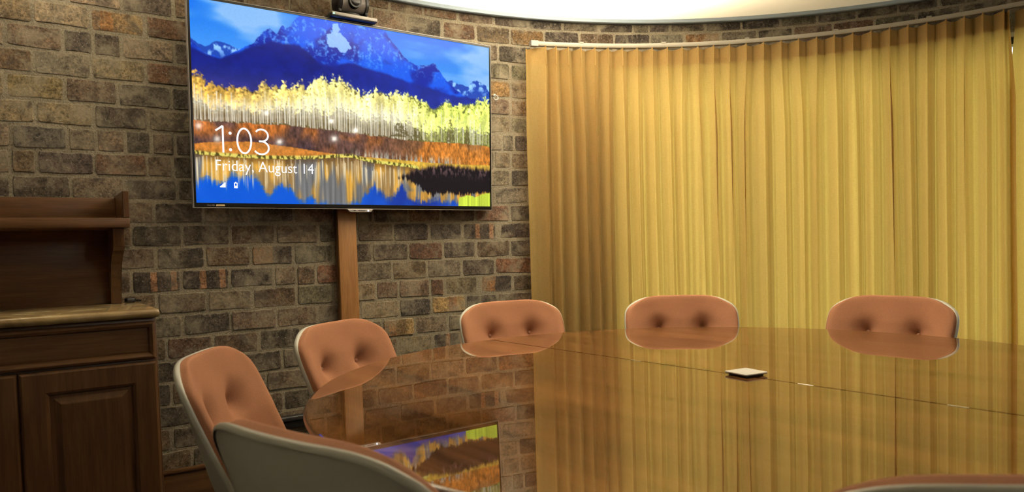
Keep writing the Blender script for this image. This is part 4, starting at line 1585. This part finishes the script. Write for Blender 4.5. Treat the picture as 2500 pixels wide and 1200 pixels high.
# steel clips that show as bright dashes in the seam
e_ = Vector((math.cos(SEAM), math.sin(SEAM), 0))
for d_ in (-.32, .221, .548):
    p = e_ * d_
    bm = bmesh.new()
    bm_box(bm, -.020, .020, -.0024, .0024, TABLE_Z - .006, TABLE_Z + .0008, .0006)
    me = bm_mesh('seam_clip', bm)
    me.transform(Matrix.Translation((p.x, p.y, 0)) @ Matrix.Rotation(SEAM, 4, 'Z'))
    obj('seam_clip', me, M['chrome'], tb_)
bm = bmesh.new()
bm_cyl(bm, (0, 0, .03), (0, 0, TABLE_Z - .041), .34, .30, 48)
obj('pedestal', bm_mesh('pedestal', bm, True, 40), M['edge_wood'], tb_)
bm = bmesh.new()
bm_cyl(bm, (0, 0, 0), (0, 0, .0295), .46, .44, 48)
obj('foot_ring', bm_mesh('foot_ring', bm, True, 40), M['black'], tb_)
tag(tb_, 'large round polished mahogany conference table with a seam across its top', 'table')

# white square puck at the middle of the table
pk = empty('table_microphone', Vector((0.600, 1.826, TABLE_Z + .0003)), math.radians(27))
bm = bmesh.new()
bm_box(bm, -.031, .031, -.031, .031, 0, .0042, .0015)
obj('base', bm_mesh('base', bm, True, 40), M['black'], pk)


def rounded_sq(h, r, n=6):
    out = []
    for cx_, cy_, a0 in ((h - r, h - r, 0), (-h + r, h - r, 90), (-h + r, -h + r, 180), (h - r, -h + r, 270)):
        for k in range(n + 1):
            a = math.radians(a0 + 90 * k / n)
            out.append((cx_ + r * math.cos(a), cy_ + r * math.sin(a)))
    return out


prism('band', rounded_sq(.0375, .005), .0044, .0062, M['black'], pk, 'Z')
prism('top_plate', rounded_sq(.0385, .005), .0063, .0088, M['white_gloss'], pk, 'Z', .0006)
tag(pk, 'small white square microphone puck on the middle of the round table', 'microphone')

# ------------------------------------------------------------------ chairs
CL = [(-.228, .849), (-.222, .79), (-.210, .72), (-.190, .62), (-.165, .535), (-.122, .472), (-.05, .444), (.06, .438), (.17, .444), (.235, .440), (.262, .424)]


def catmull(P, n=12):
    P = [Vector((*p, 0)) for p in P]
    P = [P[0] * 2 - P[1]] + P + [P[-1] * 2 - P[-2]]
    out = []
    for i in range(1, len(P) - 2):
        for k in range(n):
            t = k / n
            a, b, c, d = P[i - 1:i + 3]
            out.append(.5 * ((2 * b) + (c - a) * t + (2 * a - 5 * b + 4 * c - d) * t * t + (3 * b - a - 3 * c + d) * t ** 3))
    out.append(P[-2])
    return out


CLP = catmull(CL)
CLS = [0.0]
for i_ in range(1, len(CLP)):
    CLS.append(CLS[-1] + (CLP[i_] - CLP[i_ - 1]).length)
CLEN = CLS[-1]


def centre(t):
    over = min(0.0, t)
    t = max(0.0, min(CLEN, t))
    y = float(np.interp(t, CLS, [p.x for p in CLP]))
    z = float(np.interp(t, CLS, [p.y for p in CLP]))
    h = .012
    y2, z2 = float(np.interp(min(t + h, CLEN), CLS, [p.x for p in CLP])), float(np.interp(min(t + h, CLEN), CLS, [p.y for p in CLP]))
    y1, z1 = float(np.interp(max(t - h, 0), CLS, [p.x for p in CLP])), float(np.interp(max(t - h, 0), CLS, [p.y for p in CLP]))
    d = Vector((y2 - y1, z2 - z1)).normalized()
    y, z = y + d.x * over, z + d.y * over
    return Vector((y, z)), Vector((-d.y, d.x))       # point, normal towards the sitter


HWID = 0.234
WRAP_T = [0, .06, .12, .24, .34, .42, .50, .62, .80]
WRAP_G = [.044, .053, .065, .095, .117, .100, .062, .040, .022]


def chair_pt(p, q, lift=0.0, shrink=1.0):
    """p across -1..1, q along 0 (top) .. 1 (front of seat)"""
    bt, bb_ = .130, .12                                # rounding lengths at top and front
    c, mm = .175, 4.9
    t = q * CLEN
    qt = min(1.08, max(0.0, 1 - t / bt))
    qb = max(0.0, 1 - (CLEN - t) / bb_)
    x = HWID * p * (1 - c * qt ** mm) * (1 - c * qb ** mm)
    t = t + bt * qt * c * abs(p) ** mm - bb_ * qb * c * abs(p) ** mm
    # waist: slightly narrower towards the seat
    x *= 1 - .06 * min(1, max(0, (t - .12) / .25))
    x *= shrink
    pt, nr = centre(t)
    g = float(np.interp(t, WRAP_T, WRAP_G)) * (abs(x) / HWID) ** 2.3
    k = g + lift
    return Vector((x, pt.x + nr.x * k, pt.y + nr.y * k)), t


def grid_mesh(name, fn, nu, nv):
    verts = [fn(-1 + 2 * i / nu, j / nv) for j in range(nv + 1) for i in range(nu + 1)]
    faces = [(j * (nu + 1) + i, j * (nu + 1) + i + 1, (j + 1) * (nu + 1) + i + 1, (j + 1) * (nu + 1) + i) for j in range(nv) for i in range(nu)]
    return verts, faces


def sp(p):                                            # finer columns near the sides
    return math.copysign(1 - (1 - abs(p)) ** 1.25, p)


def shell_mesh():
    nu, nv = 30, 54
    th = .008
    vi, fi = grid_mesh('s', lambda p, q: chair_pt(sp(p), q, 0.0)[0], nu, nv)
    vo, _ = grid_mesh('s', lambda p, q: chair_pt(sp(p), q, -th)[0], nu, nv)
    n = len(vi)
    verts = vi + vo
    faces = [f for f in fi] + [tuple(n + k for k in reversed(f)) for f in fi]
    # rounded lip all round
    W = nu + 1
    loop = [i for i in range(nu)] + [j * W + nu for j in range(nv)] + [nv * W + i for i in range(nu, 0, -1)] + [j * W for j in range(nv, 0, -1)]
    L = len(loop)
    rings = []
    for k in range(7):
        a = math.pi * k / 6
        ring = []
        for idx in range(L):
            i = loop[idx]
            a_, b_ = Vector(vi[i]), Vector(vo[i])
            mid = (a_ + b_) / 2
            prv, nxt = Vector(vi[loop[idx - 1]]), Vector(vi[loop[(idx + 1) % L]])
            tan = (nxt - prv).normalized()
            nr = (a_ - b_).normalized()
            out = tan.cross(nr)
            ctr = Vector((0, -.16, .62))
            if out.dot(mid - Vector((0, mid.y, mid.z * .0 + (.62 if idx < L else 0)))) < 0 and abs(mid.x) > .02:
                out = -out if out.x * mid.x < 0 else out
            ring.append(mid + nr * (.0078 * math.cos(a)) + out * (.0078 * math.sin(a)))
        rings.append(ring)
    b0 = len(verts)
    for r in rings:
        verts += r
    for k in range(6):
        for idx in range(L):
            m = (idx + 1) % L
            faces.append((b0 + k * L + idx, b0 + k * L + m, b0 + (k + 1) * L + m, b0 + (k + 1) * L + idx))
    me = mesh_from('shell', verts, faces, True)
    return me


BUTTONS = [(.093, .138), (-.093, .138), (.085, .310), (-.085, .310)]


def pad_height(x, t, p, q):
    ed = min(1.0, (1 - abs(p)) / .16)
    et = min(1.0, q * CLEN / .036)
    ef = min(1.0, (1 - q) * CLEN / .05)
    rnd = lambda e: math.sqrt(max(0, 1 - (1 - e) ** 2))
    h = .034 * rnd(ed) * rnd(et) * rnd(ef) * (.62 + .38 * min(1, max(0, t) / .18))
    h += .010 * (1 - p * p) * min(1, q * 6)
    for bx, bt in BUTTONS:
        dx, dt = x - bx, t - bt
        d2 = (dx / .040) ** 2 + (dt / .046) ** 2
        h -= .028 * math.exp(-d2) + .014 * math.exp(-((dx / .014) ** 2 + (dt / .016) ** 2))
    # soft valley where back turns into seat
    h -= .010 * math.exp(-((t - .41) / .05) ** 2)
    return h


def pad_pt(p, q):
    p2, q2 = sp(p) * 1.008, -.0070 + (q ** 1.15) * 1.000 - .0135 * math.sin(math.pi * min(1.0, q / .04))
    v, t = chair_pt(p2, q2)
    ph = p2 / 1.008
    h = pad_height(v.x, t, ph, q)
    roll = -.0035 * max(0.0, 1 - q / .010)               # the top edge rolls back over the shell
    return chair_pt(p2, q2, .0012 + max(h, 0) + roll)[0]


def pad_mesh():
    nu, nv = 64, 110
    v, f = grid_mesh('p', pad_pt, nu, nv)
    return mesh_from('cushion', v, f, True)


def make_chair():
    root = empty('conference_chair', (0, 0, 0))
    me = shell_mesh()
    b = bmesh.new()
    b.from_mesh(me)
    bmesh.ops.recalc_face_normals(b, faces=b.faces)
    b.to_mesh(me)
    b.free()
    me.shade_smooth()
    tag(obj('shell', me, M['shell'], root), 'off-white moulded shell with rounded lip')
    pad = tag(obj('cushion', pad_mesh(), M['orange'], root), 'terracotta orange fabric cushion')
    bmd = bmesh.new()
    bmesh.ops.create_uvsphere(bmd, u_segments=14, v_segments=8, radius=.0075)
    bme = bm_mesh('button', bmd, True)
    for bx, bt in BUTTONS:
        # walk along the centre line to the button
        q = bt / CLEN
        x = bx / (HWID * (1 - .06 * min(1, max(0, (bt - .12) / .25))))
        v, t = chair_pt(x, q)
        h = pad_height(v.x, t, x, q)
        pt = chair_pt(x, q, .004 + max(h, 0))[0]
        o = obj('button', bme, M['button'], pad)
        o.location = pt
        o.scale = (1, .6, 1)
    # swivel mechanism, column, five-star foot on castors
    box('mechanism', -.07, .07, -.02, .15, .375, .425, M['black'], root, .008)
    cyl('column', (0, .06, .10), (0, .06, .375), .026, M['chrome'], root)
    cyl('column_sleeve', (0, .06, .085), (0, .06, .22), .032, M['black'], root)
    for k in range(5):
        a = math.radians(90 + 72 * k)
        bm = bmesh.new()
        bm_cyl(bm, (.02 * math.cos(a), .06 + .02 * math.sin(a), .115), (.235 * math.cos(a), .06 + .235 * math.sin(a), .078), .021, .013, 12)
        obj('foot', bm_mesh('foot', bm, True, 50), M['chrome'], root)
        cxp, cyp = .233 * math.cos(a), .06 + .233 * math.sin(a)
        bm = bmesh.new()
        sa = Vector((-math.sin(a), math.cos(a), 0)) * .011
        for sg in (-1, 1):
            c0_ = Vector((cxp, cyp, .027)) + sa * sg * .6
            bm_cyl(bm, c0_, c0_ + sa * sg, .027, seg=18)
        bm_cyl(bm, (cxp, cyp, .03), (cxp, cyp, .072), .006, seg=10)
        obj('castor', bm_mesh('castor', bm, True, 40), M['black'], root)
    return root


def copy_tree(o, parent=None):
    c = o.copy()
    COL.objects.link(c)
    c.parent = parent
    for ch_ in list(o.children):
        copy_tree(ch_, c)
    return c


CHAIRS = [  # distance of the backrest top from the table centre, bearing, extra turn, label
    (1.290, 227.0, 5.0, 'orange chair nearest the camera at lower left, its off-white shell back turned to us'),
    (1.335, 187.0, -2.0, 'orange tufted chair beside the wooden cabinet, second from the lower left corner'),
    (1.282, 156.2, 0.0, 'orange tufted chair in front of the wooden post below the television'),
    (1.366, 115.8, -2.0, 'orange tufted chair where the brick wall meets the left edge of the curtain'),
    (1.268, 82.1, 0.0, 'orange tufted chair before the middle of the curtain, behind the white puck to the left'),
    (1.280, 44.8, -7.0, 'orange tufted chair before the right part of the curtain, farthest right behind the table'),
    (1.215, 267.0, 0.0, 'orange chair at the lower right corner with only its rounded top in view'),
]
proto = make_chair()
for i_, (r_t, ang, turn, label) in enumerate(CHAIRS):
    ch_ = proto if i_ == 0 else copy_tree(proto)
    a = math.radians(ang)
    u = Vector((math.cos(a), math.sin(a), 0))
    rc = r_t - .228
    ch_.location = TC + u * rc
    ch_.rotation_euler = (0, 0, a + math.pi / 2 + math.radians(turn))
    tag(ch_, label, 'chair', 'conference chairs around the round table')


# ------------------------------------------------------------------ lamps on the right-hand wall; they show as glints in the television
wx = pe.x - .002
lb = empty('light_bar', Vector((wx, .15, 2.21)))
box('housing', -.03, 0, -1.45, 1.45, -.012, .014, M['dark_metal'], lb, .002)
box('light_strip', -.036, -.0305, -1.44, 1.44, -.004, .004, emis('bar_light', (1.0, .86, .72), 45.0), lb, .001)
tag(lb, 'long thin light bar on the right-hand wall, glinting as a streak in the television', 'lamp')
SPOTS = [(-1.24, 2.135, 'leftmost of the lamps glinting in the television, at the foot of the trees'),
         (-.30, 2.262, 'lamp glinting highest in the television, just above the digit 3'),
         (.54, 2.160, 'lamp glinting on the light streak at the middle of the television'),
         (.84, 2.055, 'lamp glinting below the light streak, farthest right in the television'),
         (-.98, 1.98, 'lamp glinting just left of the digit 1 in the television'),
         (-.13, 1.94, 'lamp glinting just right of the digit 3 in the television'),
         (.575, 1.97, 'lamp glinting in the brown scrub at the middle of the television')]
M['spot_light'] = emis('spot_light', (1.0, .93, .80), 420.0)
for y_, z_, lab in SPOTS:
    sp_ = empty('wall_spotlight', Vector((wx, y_, z_)))
    cyl('bezel', (0, 0, 0), (-.030, 0, 0), .034, M['dark_metal'], sp_, .030, 24)
    cyl('lamp', (-.0305, 0, 0), (-.036, 0, 0), .015, M['spot_light'], sp_, .013, 24)
    tag(sp_, lab, 'lamp', 'lamps glinting in the television')
